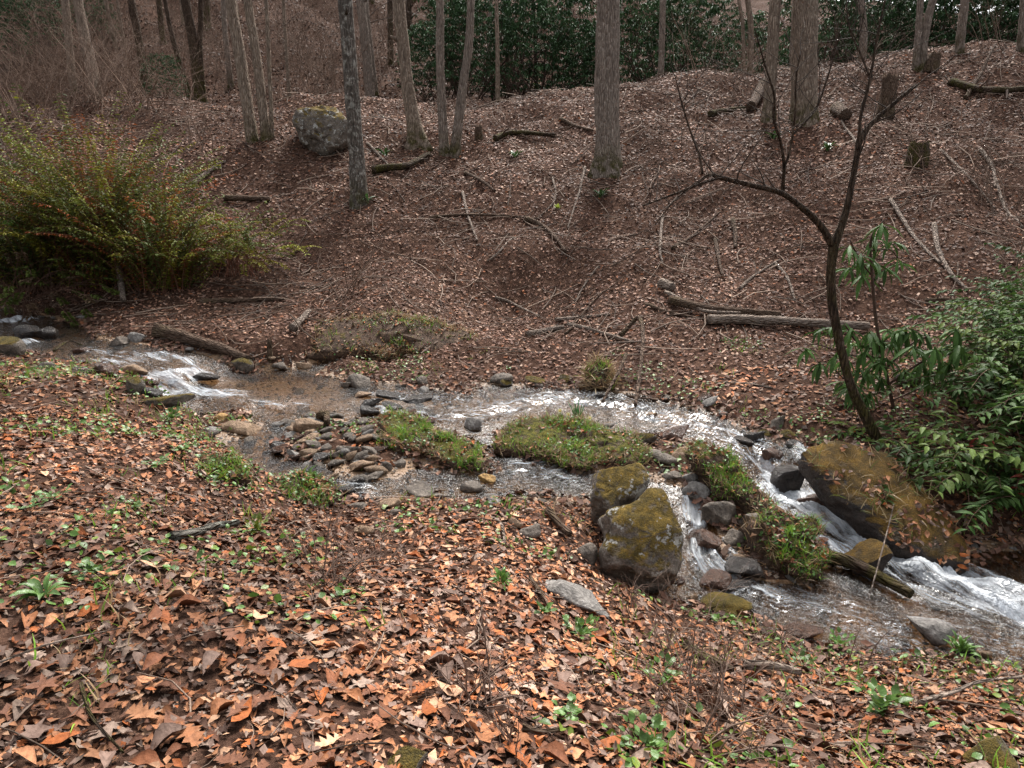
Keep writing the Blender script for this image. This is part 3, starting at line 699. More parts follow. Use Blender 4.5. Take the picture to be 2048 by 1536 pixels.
for a in [
 (441,835,26,22,'small round ochre stone on the gravel spit','rock_ochre'),(476,854,80,26,'long flat tan slab lying on the gravel spit','rock_tan'),(421,860,32,16,'pale low cobble touching the flat slab','rock_pale'),
 (616,850,58,42,'largest leaning tan rock of the stone pile in midstream','rock_tan'),(626,863,36,16,'small tan stone leaning against the largest pile rock','rock_tan'),
 (606,879,62,24,'long narrow tan stone pointing down left from the pile','rock_tan'),(558,890,42,20,'dark wet wedge stone left of the stone pile','rock_wet'),(626,890,34,26,'flat pale stone in the middle of the stone pile','rock'),
 (590,908,34,24,'half sunk grey stone below the stone pile','rock_pale'),(643,912,40,20,'dark triangular stone at the foot of the pile','rock_wet'),(669,908,34,20,'slanted brown stone between dark triangle and broad grey stone','rock'),
 (693,898,48,28,'broad grey brown stone in centre of the pile','rock'),(746,902,50,17,'flat long stone touching the left grassy hummock','rock'),(722,930,50,26,'flat pale tan slab at the lower end of the pile','rock_tan'),
 (742,918,32,18,'small grey stone above the pale tan slab','rock'),(771,929,26,25,'round grey stone beside the left grassy hummock','rock'),(742,952,44,15,'low pointed stone below the pale tan slab','rock'),
 (715,962,30,24,'dark wet stone with water sliding over it below the pile','rock_wet'),(684,978,52,22,'smooth dark hump just under the near channel water','rock_wet'),(798,926,26,18,'tilted brown stone under the edge of the left hummock','rock'),
 (944,846,38,34,'rounded pale grey stone between the two grassy hummocks','rock_pale'),(725,789,34,14,'tan stone at the upstream end of the wet ledge','rock_tan'),(780,791,58,15,'long wet stone of the midstream ledge','rock_wet'),
 (835,797,62,12,'flat dark leaf covered stone right of the wet ledge','rock_wet'),(742,803,50,18,'shiny wet stone on the near side of the ledge','rock_wet'),(783,812,44,16,'wet stone just above the little spout','rock_wet'),
 (739,822,42,22,'dark wet stone beside the little spout','rock_wet'),(715,760,48,34,'blocky grey stone in leaves on the far gravel bar','rock'),(841,760,26,26,'pointed brown stone on the far gravel bar','rock'),
 (690,768,24,14,'small stone left of the blocky grey bar stone','rock'),(1002,757,44,26,'grey stone at the foot of the far bank, left of the dry tussock','rock'),(1012,764,26,18,'little moss capped stone in front of the grey bank stone','rock_moss'),
 (1075,762,50,16,'low mossy stone along the far waterline','rock_moss'),(1130,756,36,20,'mossy stone with grass left of the dry tussock','rock_moss'),
 (838,969,40,18,'grey domed stone in the near channel','rock'),(838,986,54,17,'broad low stone in the near channel by the leafy bank','rock'),(881,992,34,13,'small flat stone right of the broad low stone','rock'),
 (944,972,44,24,'brown domed stone in the glittering near channel','rock'),(973,955,36,18,'orange tan stone behind the brown domed stone','rock_ochre'),(985,1002,32,14,'grey half buried stone below the domed one','rock_pale'),
 (1033,1045,32,24,'angular tan block on the near gravel','rock_tan'),(1061,1065,46,30,'rounded grey stone beside the tan block','rock'),(729,1060,42,30,'pale stone poking out of leaves on the near bank','rock_tan'),
 (712,1012,44,14,'low grey stone at the edge of the near channel','rock'),(776,1010,50,22,'tan stone at the near waterline among leaves','rock_tan'),(790,1024,30,14,'small stone in front of the tan waterline stone','rock'),
 (483,728,44,36,'round moss covered stone at the end of the old log','rock_moss'),(607,730,32,17,'tan cobble on the far edge of the brown pool','rock_tan'),(411,752,50,20,'dark wet stone right of the upper fall','rock_wet'),(560,730,34,16,'brown stone left of the tan pool cobble','rock'),
 (52,660,48,34,'upright dark wet stone far upstream','rock_wet'),(88,664,56,30,'long dark stone leaning right, far upstream','rock_wet'),(234,680,36,22,'brown cobble at the far edge of the upper run','rock'),(271,672,32,24,'pale cobble at the far edge of the upper run','rock_pale'),
 (163,700,32,14,'rusty stone breaking the upper run','rock_rust'),(158,739,38,20,'black wet stone below the upper run by the bank','rock_wet'),(212,736,64,34,'brown wet rock splitting the upper run at the near bank','rock_rust'),
 (266,738,52,30,'pale tan rock at the lip of the upper fall','rock_tan'),(93,732,34,20,'grey stone under the leaf pile on the left bank','rock'),(10,690,60,54,'brown boulder at the left picture edge on the bank','rock_moss'),
 (302,783,40,22,'dark stone at the foot of the upper fall','rock_wet'),(322,802,96,24,'flat mossy ledge along the brown pool','rock_moss'),(268,768,34,46,'moss covered stone jutting from the left bank','rock_moss'),
 (1345,866,74,32,'wet flat stone at the right end of the right hummock','rock_rust'),(1292,874,44,36,'brown mossy stone ending the right hummock','rock_moss'),(1330,916,60,26,'grey tan slab in front of the wet flat stone','rock'),
 (1372,908,54,36,'pale tan slab beside the orange moss cushion','rock_tan'),(1384,950,48,30,'slanted grey slab behind the split boulder','rock_pale'),(1394,978,54,36,'pale grey angular stone right of the split boulder','rock_pale'),(1345,950,40,18,'thin grey slab touching the split boulder','rock'),
 (1440,1022,66,66,'brown overhanging rock under the upper mossy strip','rock'),(1413,1082,64,52,'reddish wet rounded stone in the side fall','rock_rust'),(1500,1136,84,50,'dark ledge rock under the lower mossy strip','rock_wet'),
 (1572,955,58,72,'dark wet rock standing in the main fall','rock_wet'),(1546,908,42,28,'reddish stone at the top of the main fall','rock_rust'),(1640,1000,100,36,'slanting rusty rock washed by the main chute','rock_rust'),
 (1742,1115,84,76,'dark square mossy block in the chute','rock_slope'),(1876,1262,96,56,'pale wet block in the lower stream','rock_pale'),(1938,1290,44,40,'dark pointed stone behind the pale wet block','rock_wet'),
 (1560,842,42,34,'grey brown stone on the far bank above the chute','rock'),(1576,868,34,24,'shaggy brown stone below the far bank stone','rock_moss'),(1510,872,40,22,'dark stone at the far waterline above the fall','rock_wet'),(1488,884,40,18,'black wet stone left of the far waterline stones','rock_wet'),
 (1530,866,30,20,'mossy stone between the far waterline stones','rock_moss'),(1590,888,36,18,'dark stone between bank and sloping boulder','rock_wet'),(1300,830,30,14,'small tan slab on far waterline under the fallen branch','rock_tan'),
 (1360,1162,18,20,'little brown cobble right of the boulder foot','rock_rust'),(1340,1160,20,20,'little brown cobble touching the boulder foot','rock_rust'),(1386,1195,22,20,'round tan cobble in the side channel shallows','rock_tan'),
 (1450,1215,110,40,'pale grey bank rock with a moss streak, lower stream edge','rock_moss'),(1540,1265,40,24,'brown stone at the near edge of lower stream','rock_rust'),(1610,1262,76,22,'low leafy stone in the lower stream','rock_rust'),
 (1660,1300,30,22,'small dark stone with herbs by the lower bank','rock_wet'),(1480,1170,60,22,'flat wet stone below the dark ledge rock','rock_wet'),(1430,1160,70,22,'low rusty stone in the side channel','rock_rust'),
 (1175,1105,44,52,'grey stone in the bank left of the split boulder','rock'),(810,1530,90,40,'dark mossy stone at the very bottom edge among leaves','rock_moss'),(1985,1515,110,70,'mossy stone in the bottom right corner','rock_moss'),
 (1820,752,60,44,'mossy stump-like stone under the right evergreen','rock_moss'),(1210,790,40,14,'dark wet stone right under the dry tussock','rock_wet'),(1720,1060,60,24,'dark stone under the chute foam','rock_wet')]:
    sd_ = int(a[0] * 3 + a[1]); rr = np.random.default_rng(sd_)
    rock(*a, rz=rr.uniform(-25, 25), tilt=rr.uniform(-14, 14), seed=sd_, dep=rr.uniform(.6, .9), sub=4 if a[2] > 60 else 3)

# cobbles of the bed, pieces of the stream bed
cob = []
for i in range(26):
    V, T = rock_verts((1, .72, .36), 400 + i, 2, 12, .7, .14); cob.append(MB().add(V, None, T).mesh('cobble', M[['rock_tan', 'rock', 'rock_tan', 'rock', 'rock_pale', 'rock_rust'][i % 6]]))
rc = np.random.default_rng(5); X = rc.uniform(-9, 4.5, 30000); Y = rc.uniform(3.4, 12, 30000); s = SD(X, Y)
pr = np.where((s < .12) & (s > -.35), 1.0, np.where(s <= -.35, .35, 0)); k = rc.uniform(0, 1, len(X)) < pr * (np.abs(X / Y) < .8); X, Y = X[k], Y[k]
pile = outline([(540,850),(640,825),(780,850),(800,940),(700,985),(560,930)]); q = rc.uniform(0, 1, (4000, 2)); q = pile.min(0) + q * (pile.max(0) - pile.min(0)); q = q[inside(q[:, 0], q[:, 1], pile)][:70]
X = np.r_[q[:, 0], X]; Y = np.r_[q[:, 1], Y]; Z = HT(X, Y); done = 0
for x, y, z in zip(X, Y, Z):
    if done >= 290: break
    sz = (rc.uniform(.1, .22) if done < 70 else rc.uniform(.05, .17) * (1 if rc.uniform() < .8 else 1.4)); o = add('cobble', cob[rc.integers(0, 26)], bed)
    o.location = (x, y, z + .12 * sz); o.scale = (sz,) * 3; o.rotation_euler = (rc.normal(0, .25), rc.normal(0, .25), rc.uniform(0, 6.28)); done += 1
# gravel between them
gm = MB(); V, T = ICO[2]; tiny = []
bv = np.array([(1,0,0),(-1,0,0),(0,1,0),(0,-1,0),(0,0,.6),(0,0,-.6)], float); bt = np.array([(0,2,4),(2,1,4),(1,3,4),(3,0,4),(2,0,5),(1,2,5),(3,1,5),(0,3,5)])
for i in range(6):
    q = bv * rc.uniform(.6, 1.1, (6, 1)); tiny.append((q * .5, bt))
X = rc.uniform(-9, 4.5, 60000); Y = rc.uniform(3.4, 11, 60000); s = SD(X, Y); k = (s < .16) & (rc.uniform(0, 1, len(X)) < np.where(s > -.25, .9, .3)); X, Y = X[k][:9500], Y[k][:9500]
GP = np.array([(.13,.1,.08),(.2,.14,.09),(.07,.055,.045),(.26,.2,.15),(.16,.15,.14),(.22,.12,.06)])
scatter(gm, tiny, np.stack([X, Y, HT(X, Y) + .005], -1), np.tile([0, 0, 1.], (len(X), 1)), rc.uniform(.02, .055, len(X)), GP[rc.integers(0, 6, len(X))], rc, .4)
tag(gm.obj('gravel', M['litter'], bed, smooth_=False), kind='stuff')
# leaves stranded along the water edges
dm = MB(); X = rc.uniform(-9, 4.5, 60000); Y = rc.uniform(3.2, 11, 60000); s = SD(X, Y)
k = (s < .12) & (s > -.22) & (fbm(np.stack([X, Y], -1) * 1.6, 2, 9) > -.05); X, Y = X[k][:5200], Y[k][:5200]
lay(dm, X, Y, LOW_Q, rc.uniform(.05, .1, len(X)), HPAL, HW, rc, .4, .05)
tag(dm.obj('stranded_leaves', M['litter'], bed), kind='stuff')

# ------------------------------------------------------------------ grassy hummocks
def blade_tpl(bend, w=.035):
    V = []
    for i, y in enumerate((0, .4, .75, 1.0)):
        ww = w * (1, .9, .6, .08)[i]; V += [(-ww, bend * y * y, y * (1 - .25 * bend * y)), (ww, bend * y * y, y * (1 - .25 * bend * y))]
    Q = [(2 * i, 2 * i + 1, 2 * i + 3, 2 * i + 2) for i in range(3)]; return np.array(V), np.array(Q)
BLADES = [blade_tpl(b) for b in (.1, .3, .5, .8, 1.0)]
def blades(mb, P, length, col, rng, spread=.35, tpls=BLADES):
    scatter(mb, tpls, P, np.tile([0, 0, 1.], (len(P), 1)), length, col, rng, spread)
GREENS = np.array([(.17,.34,.03),(.14,.28,.03),(.25,.38,.05),(.11,.19,.03)])
STRAW = np.array([(.42,.31,.17),(.33,.22,.12),(.27,.17,.09)])
HERB = [leaf_tpl([.08, .36, .3, .02], .3, b, 0) for b in (-.4, .2, .5)]
sb, pp, STR_ = SLOPE_BLADES; blades(sb, pp, rb.uniform(.05, .13, len(pp)), STR_[rb.integers(0, 3, len(pp))], rb, .8, BLADES[2:]); tag(sb.obj('dry_grass', M['grass'], slope), kind='stuff')
def hummock(px, center, up, down, label, seed, n_grass, n_straw, n_herb, nrm=(0, -.3, .95), anchor=None, lift=0.0, name='grassy_hummock', rough=.16, glen=.09, mat='mound', gthr=.12, nleaf=0):
    rng = np.random.default_rng(seed); root = empty(name, on(*(anchor or center))); tag(root, label, 'hummock')
    o, (V, nu, nv) = slab(px, center, nrm, up, down, 'mound', 'x', mat, seed, rough, 84, 42, anchor=anchor, lift=lift, lump=.16)
    for key in ('label', 'category'): del o[key]
    loc = np.array(o.location); o.parent = root; o.location = loc - np.array(root.location)
    G = V.reshape(nv, nu, 3); top = G[nv * 45 // 100:].reshape(-1, 3); rl_ = np.array(root.location)
    dens = fbm(top * 5, 2, seed); def_ = lambda n, t: top[rng.permutation(np.nonzero(dens > t)[0])[:n] if (dens > t).sum() > n else rng.choice(np.nonzero(dens > t)[0], n)]
    mb = MB()
    c = def_(n_grass, gthr); c = c + rng.normal(0, .012, c.shape); blades(mb, c - rl_, rng.uniform(.4, 1, len(c)) * glen, GREENS[rng.integers(0, 4, len(c))] * rng.uniform(.7, 1.2, (len(c), 1)), rng)
    s2 = G[nv * 3 // 10: nv * 8 // 10].reshape(-1, 3); c = s2[rng.integers(0, len(s2), n_straw)] + rng.normal(0, .01, (n_straw, 3))
    blades(mb, c - rl_, rng.uniform(.5, 1.1, len(c)) * glen * 1.1, STRAW[rng.integers(0, 3, len(c))] * rng.uniform(.6, 1.1, (len(c), 1)), rng, .7, BLADES[2:])
    g = mb.obj('grass', M['grass'], root); tag(g, kind='stuff')
    mb = MB(); c = top[rng.integers(0, len(top), n_herb)] + rng.normal(0, .012, (n_herb, 3)) + [0, 0, .012]
    scatter(mb, HERB, c - rl_, np.tile([0, -.3, 1.], (n_herb, 1)), rng.uniform(.015, .034, n_herb), np.array([(.07,.15,.03)]) * rng.uniform(.6, 1.5, (n_herb, 1)), rng, .5)
    tag(mb.obj('herb_leaves', M['green'], root), kind='stuff')
    mb = MB(); nl = nleaf or max(20, n_herb // 2); c = top[rng.integers(0, len(top), nl)] + [0, 0, .01]
    scatter(mb, MID_Q, c - rl_, np.tile([0, -.2, 1.], (nl, 1)), rng.uniform(.03, .07, nl), pick(PAL, PW, nl, rng) * 1.1, rng, .4)
    tag(mb.obj('caught_leaves', M['litter'], root), kind='stuff'); return root
hummock([(765,838),(790,828),(835,838),(872,862),(900,882),(940,892),(965,920),(968,940),(930,938),(880,925),(825,905),(780,895),(762,870)], (858,888), .06, .22,
    'left grassy hummock with bright green tufts in midstream', 3, 1500, 1000, 500, anchor=(858,905), lift=.04, rough=.22, gthr=.02)
hummock([(1003,872),(1025,845),(1085,838),(1160,852),(1220,862),(1285,882),(1298,915),(1250,930),(1180,930),(1110,915),(1040,908),(1005,898)], (1150,885), .065, .22,
    'right grassy hummock carrying the daffodil clump in midstream', 4, 1400, 1900, 600, anchor=(1150,905), lift=.04, rough=.22, gthr=.1)
hummock([(1386,922),(1392,905),(1420,900),(1452,914),(1490,948),(1528,990),(1535,1012),(1500,1020),(1455,992),(1415,955)], (1455,952), .07, .2,
    'upper mossy ridge with a bright green tuft at the lip of the main fall', 6, 800, 600, 420, nrm=(.12, -.45, .88), anchor=(1470,1000), lift=.12, name='mossy_ridge', rough=.3, gthr=.1)
hummock([(1500,1035),(1535,1018),(1570,1035),(1610,1060),(1638,1095),(1640,1130),(1604,1156),(1566,1142),(1535,1095)], (1570,1085), .07, .26,
    'lower mossy ridge with long green grass between side channel and chute', 16, 850, 700, 600, nrm=(.12, -.5, .85), anchor=(1570,1140), lift=.13, name='mossy_ridge', rough=.3, gthr=.15)
rock(1505,1040,56,46,'angular brown stone between the two mossy ridges','rock',rz=20,seed=77); rock(1475,1075,50,40,'flat layered stone left of the lower mossy ridge','rock',rz=-15,seed=79); rock(1530,1105,60,36,'brown slab under the grass of the lower ridge','rock_rust',rz=30,seed=81)
hummock([(1178,775),(1178,745),(1190,728),(1205,730),(1222,750),(1230,778),(1205,782)], (1203,760), .08, .15, 'shaggy dry straw tussock on the far waterline', 7, 120, 700, 30, nrm=(0,-.6,.8), anchor=(1203,778), lift=.08, name='straw_tussock', glen=.16)
hummock([(630,720),(640,655),(720,640),(820,645),(920,660),(970,685),(965,715),(880,722),(780,720),(700,715)], (800,690), .13, .3, 'undercut grassy bank across the stream above the far gravel bar', 9, 420, 2000, 700, nrm=(0,-.5,.86), anchor=(800,705), lift=.2, name='undercut_bank', glen=.12, gthr=.15, mat='bank', nleaf=1100)
hummock([(545,985),(560,965),(600,958),(650,965),(672,990),(665,1010),(610,1015),(560,1005)], (610,988), .06, .12, 'small leafy hummock at the near waterline under the strap leaf plant', 10, 300, 250, 350, anchor=(610,1000), lift=.02)
hummock([(395,925),(420,915),(470,925),(495,945),(490,962),(440,960),(400,945)], (445,942), .05, .12, 'little mossy hummock with grass at the near bank edge', 13, 350, 200, 350, anchor=(445,952), lift=.02)

# daffodils on the right hummock
def daffodil(u, v):
    P = on(u, v) + np.array([0, 0, .03]); root = empty('daffodil_clump', P); tag(root, 'daffodil clump of upright blue green leaves with pale yellow flowers', 'daffodils'); rng = np.random.default_rng(2)
    for i in range(26):
        a = rng.uniform(0, 6.28); r = rng.uniform(0, .05); h = rng.uniform(.16, .27); b = np.array([math.cos(a) * r, math.sin(a) * r, -.05])
        l = rng.normal(0, .18, 2); pts = np.array([b, b + [l[0] * h * .4, l[1] * h * .4, h * .55], b + [l[0] * h, l[1] * h, h]])
        q = catmull(pts, 6); w = np.array([.006, .007, .007, .006, .005, .001]); d = np.array([math.cos(a + 1.3), math.sin(a + 1.3), 0])
        V = np.concatenate([q - d * w[:, None], q + d * w[:, None]]); Q = [(k, k + 6, k + 7, k + 1) for k in range(5)]
        MB().add(V, Q, None, np.array((.055, .15, .04)) * rng.uniform(.7, 1.4)).obj('leaf', M['green'], root)
    for fx, fz, s in ((-.20, .13, 1.0), (-.11, .09, .95), (.12, .05, .9)):
        y0 = -.03; st = tube(catmull([(fx * .6, y0, -.05), (fx * .9, y0, fz * .6), (fx, y0, fz)], 6), .0035, 5)
        MB().add(*st, C=(.08, .2, .05)).obj('stem', M['green'], root)
        fl_ = MB()
        for k in range(6):
            a = k * math.pi / 3; t = np.array([math.cos(a), -.25, math.sin(a)]); n = np.array([-math.sin(a) * .45, 0, math.cos(a) * .45]); c = np.array([fx, y0, fz])
            V = np.array([c, c + t * .014 * s + n * .022 * s, c + t * .03 * s, c + t * .014 * s - n * .022 * s]); fl_.add(V, [(0, 1, 2, 3)], None, (.78, .74, .42))
        f = fl_.obj('flower', M['green'], root)
        V, Q, T = tube([(fx, y0, fz), (fx, y0 - .012, fz), (fx, y0 - .022, fz)], [.005, .008, .010], 8); MB().add(V, Q, T, (.8, .55, .08)).obj('corona', M['green'], f)
daffodil(1156, 848)
# ------------------------------------------------------------------ trees
def grow(mb, p, d, length, r, depth, rng, col, seg=5, kids=3, droop=0.0, wig=.2, up=.08):
    n = 5; P = [np.array(p, float)]; d = np.array(d, float); d /= np.linalg.norm(d); dirs = [d]
    for i in range(n):
        d = d + rng.normal(0, wig, 3) + np.array([0, 0, up - droop * i / n]); d /= np.linalg.norm(d)
        P.append(P[-1] + d * length / n); dirs.append(d)
    P = np.array(P); R = np.linspace(r, r * .45, n + 1)
    mb.add(*tube(P, R, seg, cap=False), C=np.asarray(col) * rng.uniform(.8, 1.2))
    if depth <= 0: return
    for k in range(kids):
        t = rng.uniform(.3, 1.0) if k else 1.0; i = min(int(t * n), n); e = rng.normal(0, 1, 3); e -= dirs[i] * (e @ dirs[i]); e /= np.linalg.norm(e)
        a = rng.uniform(.35, .9); nd = dirs[i] * math.cos(a) + e * math.sin(a)
        grow(mb, P[i], nd, length * rng.uniform(.5, .75), R[i] * .62, depth - 1, rng, col, max(3, seg - 1), kids, droop, wig, up)

def trunk_part(root, P, R, mat, seed, seg=14, flare=0.0, name='trunk'):
    P = np.asarray(P, float); L = np.linalg.norm(np.diff(P, axis=0), axis=1).sum(); n = int(max(14, min(60, L / .16)))
    Q = catmull(P, n); RR = np.interp(np.linspace(0, 1, n), np.linspace(0, 1, len(R)), R)
    h = np.linalg.norm(Q - Q[0], axis=1); RR = RR * (1 + flare * np.exp(-np.maximum(h - .35, 0) / .25))
    V, q, T = tube(Q, RR, seg, .09, seed)
    if flare > .2:                       # root ridges
        th = np.tile(np.arange(seg) / seg * 2 * math.pi, n); hh = np.repeat(h, seg); rd = 1 + .5 * flare * np.exp(-np.maximum(hh - .4, 0) / .22) * np.cos(4 * th + seed) + .05 * np.cos(3 * th + hh * .7 + seed)
        C = np.repeat(Q, seg, 0); V = V.copy(); V[:n * seg] = C + (V[:n * seg] - C) * rd[:, None]
    mb = MB().add(V, q, T); rk = np.random.default_rng(seed + 900)
    for _ in range(3 if RR[0] > .08 else 1):   # broken stubs
        i = rk.integers(n // 6, n - 2); a = rk.uniform(0, 6.28); d = np.array([math.cos(a), math.sin(a), .5]); r_ = RR[i]
        p = Q[i] + d * r_ * .6; mb.add(*tube([p, p + d * (r_ * .6 + .05), p + d * (r_ * .9 + .09)], [r_ * .3, r_ * .24, r_ * .16], 7, .2, seed))
    return mb.obj(name, M[mat], root, origin=np.array(root.location)), Q, RR

def tree(stems, label, mat, seed, height=13.0, flare=.7, name='bare_tree', group=None, Yb=None, sink=.5):
    """stems: lists of (u, v, half width px); the first pixel of the first is the foot"""
    u, v, _ = stems[0][0]; foot = on(u, v) if Yb is None else at(u, v, Yb)
    if Yb is not None: foot[2] = HT(np.array([foot[0]]), np.array([foot[1]]))[0]
    root = empty(name, foot); tag(root, label, 'tree', group); rng = np.random.default_rng(seed); Y0 = foot[1]
    crown = MB()
    for k, st in enumerate(stems):
        m = (Y0 * math.cos(PITCH) + (EYE[2] - foot[2]) * math.sin(PITCH)) / FPX
        P = [at(a, b, Y0) for a, b, _ in st]; P[0] = foot + np.array([(st[0][0] - u) * m, 0, -sink]); R = [c * m for _, _, c in st]
        d = P[-1] - P[-2]; d /= np.linalg.norm(d); d = d * .5 + np.array([0, 0, .5]); d /= np.linalg.norm(d)
        top = foot[2] + height; z = P[-1][2]; r_ = R[-1]
        while z < top:
            P.append(P[-1] + d * 1.5 + rng.normal(0, .06, 3) * [1, 1, 0]); r_ *= .86; R.append(r_); z = P[-1][2]
        Ls = np.cumsum(np.r_[0, np.linalg.norm(np.diff(np.array(P), axis=0), axis=1)])
        # even spacing for the radii
        PP = catmull(P, 60); tt = np.linspace(0, 1, 60); RR = np.interp(tt, np.linspace(0, 1, len(R)), R)
        trunk_part(root, PP[::3], RR[::3], mat, seed + k, 16 if R[0] > .12 else 9, flare)
        for b in range(7 if R[0] > .1 else 4):
            i = rng.integers(34, 60); a = rng.uniform(0, 6.28)
            grow(crown, PP[min(i, 59)] - foot, (math.cos(a), math.sin(a), rng.uniform(.2, .9)), rng.uniform(1.4, 3.0), max(RR[min(i, 59)] * .4, .012), 2, rng, (.13, .1, .08), 5, 3)
    crown.obj('crown', M['twig'], root)
    return root
tree([[(508,282,12),(490,180,11),(476,90,10.5),(460,0,10)],[(534,276,10),(521,180,9),(509,90,8.5),(495,0,8)],[(543,264,4),(539,150,4),(532,0,3.5)]], 'grey tree with two leaning trunks and a thin third stem, left of the hillside boulder', 'bark_tan', 1, 14, .25, 'multi_stem_tree')
tree([[(719,405,18),(712,300,15),(703,180,14),(690,0,13)]], 'nearest blotched pale grey tree, foot halfway down the slope', 'bark_pale', 2, 13, .35)
tree([[(842,282,17),(822,220,13),(812,150,12),(805,80,12),(797,0,11)]], 'tan tree curving left from a flared mossy foot', 'bark_tan', 3, 13, .9)
tree([[(890,305,10),(884,220,9),(880,120,8),(880,0,7.5)],[(905,303,10),(922,200,9),(938,90,8),(942,0,7)]], 'twin stemmed tree forming a narrow V on the slope', 'bark_grey', 4, 12, .35, 'twin_stem_tree')
tree([[(1217,335,25),(1214,260,23.5),(1214,150,23),(1218,0,22)]], 'thickest straight tree in the middle with a mossy flared foot', 'bark_grey', 5, 16, .6)
tree([[(1539,238,13),(1540,180,11),(1545,100,11),(1551,0,11)]], 'slimmer straight tree just left of the thick right hand tree', 'bark_tan', 6, 14, .3)
tree([[(1609,242,26),(1609,170,24),(1610,90,23.5),(1612,0,23)]], 'thick straight tan tree right of centre on the slope', 'bark_tan', 7, 16, .25)
tree([[(1832,140,7),(1836,80,6.5),(1841,0,6)],[(1843,115,9),(1850,70,7.5),(1866,0,7)]], 'pair of slim stems on the right crest', 'bark_grey', 8, 10, .4, 'twin_stem_tree')
tree([[(1920,106,8.5),(1924,50,8),(1930,0,7.5)]], 'slim grey tree on the crest right of the stem pair', 'bark_grey', 9, 11, .2)
tree([[(2043,103,7),(2044,50,6),(2047,0,6)]], 'slim dark tree on the crest at the right picture edge', 'bark_grey', 10, 11, .2)
tree([[(1726,128,8),(1727,60,7),(1722,0,6.5)]], 'slim tree behind the crest above the broken snag', 'bark_grey', 11, 11, .2, Yb=24)
tree([[(1323,160,6.5),(1324,80,6),(1326,0,6)]], 'slim tree in front of the evergreen thicket right of the thickest tree', 'bark_grey', 12, 11, .2, Yb=24)
tree([[(995,190,4.5),(995,100,4),(993,0,3.5)]], 'thin pole of a tree before the thicket right of the V', 'bark_tan', 13, 9, .1, Yb=24.3)
tree([[(1585,140,6),(1587,60,5.5),(1590,0,5)]], 'thin tree between the slim and the thick right trees', 'bark_grey', 14, 10, .1, Yb=23.5)
tree([[(1500,170,6),(1502,60,5.5),(1495,0,5)],[(1490,165,4),(1486,60,3.5),(1478,0,3.5)]], 'two thin stems behind the crest left of the slim right tree', 'bark_tan', 15, 10, .1, 'twin_stem_tree', Yb=23.6)
tree([[(742,196,10),(732,100,9),(721,0,8.5)]], 'grey tree behind the terrace, right beside the nearest blotched tree', 'bark_grey', 16, 14, .3, Yb=27)
tree([[(398,172,12),(388,90,9),(371,0,8.5)],[(404,174,6),(400,100,5),(402,0,4.5)],[(385,178,6),(352,100,5),(335,30,4)]], 'dark clump of stems fanning from one foot on the left hill', 'bark_dark', 17, 12, .3, 'multi_stem_tree', Yb=27)
tree([[(200,190,10),(172,90,9),(155,0,8)]], 'leaning grey tree on the left back hill', 'bark_tan', 18, 12, .3, Yb=27)
tree([[(145,170,7),(137,80,7),(130,0,7)]], 'straight slim tree left of the leaning back hill tree', 'bark_tan', 19, 12, .2, Yb=29)
tree([[(292,150,8),(276,70,7),(262,0,7)]], 'slim tree between the leaning tree and the dark stem clump', 'bark_dark', 20, 12, .2, Yb=29)

# thin trees standing all over the back hill
rt = np.random.default_rng(77)
proto = []
for i in range(6):
    root = empty('hill_tree', (0, 0, 0)); h = 12.0; pts = np.array([(0, 0, -.3), (rt.normal(0, .1), 0, 3), (rt.normal(0, .25), rt.normal(0, .2), 7), (rt.normal(0, .4), 0, h)])
    trunk_part(root, pts, np.array([.13, .11, .085, .04]) * rt.uniform(.6, 1.2), ['bark_grey', 'bark_tan', 'bark_dark'][i % 3], 50 + i, 9, .2); cr = MB()
    for b in range(9):
        z = rt.uniform(2.2, 11); a = rt.uniform(0, 6.28); grow(cr, (0, 0, z), (math.cos(a), math.sin(a), rt.uniform(.3, .9)), rt.uniform(.9, 2.2), .018, 2, rt, (.11, .08, .065), 4, 3)
    cr.obj('crown', M['twig'], root); proto.append(root)
def copy_thing(src, label=None, group=None):
    c = src.copy(); COL.objects.link(c)
    for ch in [o for o in COL.objects if o.parent == src]:
        k = ch.copy(); COL.objects.link(k); k.parent = c
    if label: c['label'] = label
    if group: c['group'] = group
    return c
usedp = set()
for i in range(44):
    if i < 32: x = rt.uniform(-24, 1.5); y = rt.uniform(27, 44)
    else: x = rt.uniform(2, 24); y = rt.uniform(31, 44)
    k = i % 6; o = proto[k] if k not in usedp else copy_thing(proto[k]); usedp.add(k)
    z = HT(np.array([x]), np.array([y]))[0]; o.location = (x, y, z); o.rotation_euler = (rt.normal(0, .03), rt.normal(0, .05), rt.uniform(0, 6.28)); s = rt.uniform(.7, 1.25); o.scale = (s,) * 3
    zone = 'above the left shrub' if 1024 + x / y * FPX < 330 else ('between the left shrub and the two leaning trunks' if 1024 + x / y * FPX < 530 else ('behind the hillside boulder' if 1024 + x / y * FPX < 720 else 'just left of the evergreen thicket'))
    if i < 32: tag(o, 'thin bare tree on the back hill ' + zone, 'tree', 'thin trees on the left back hill')
    else: tag(o, 'thin bare tree standing behind the evergreen thicket', 'tree', 'thin trees behind the thicket')

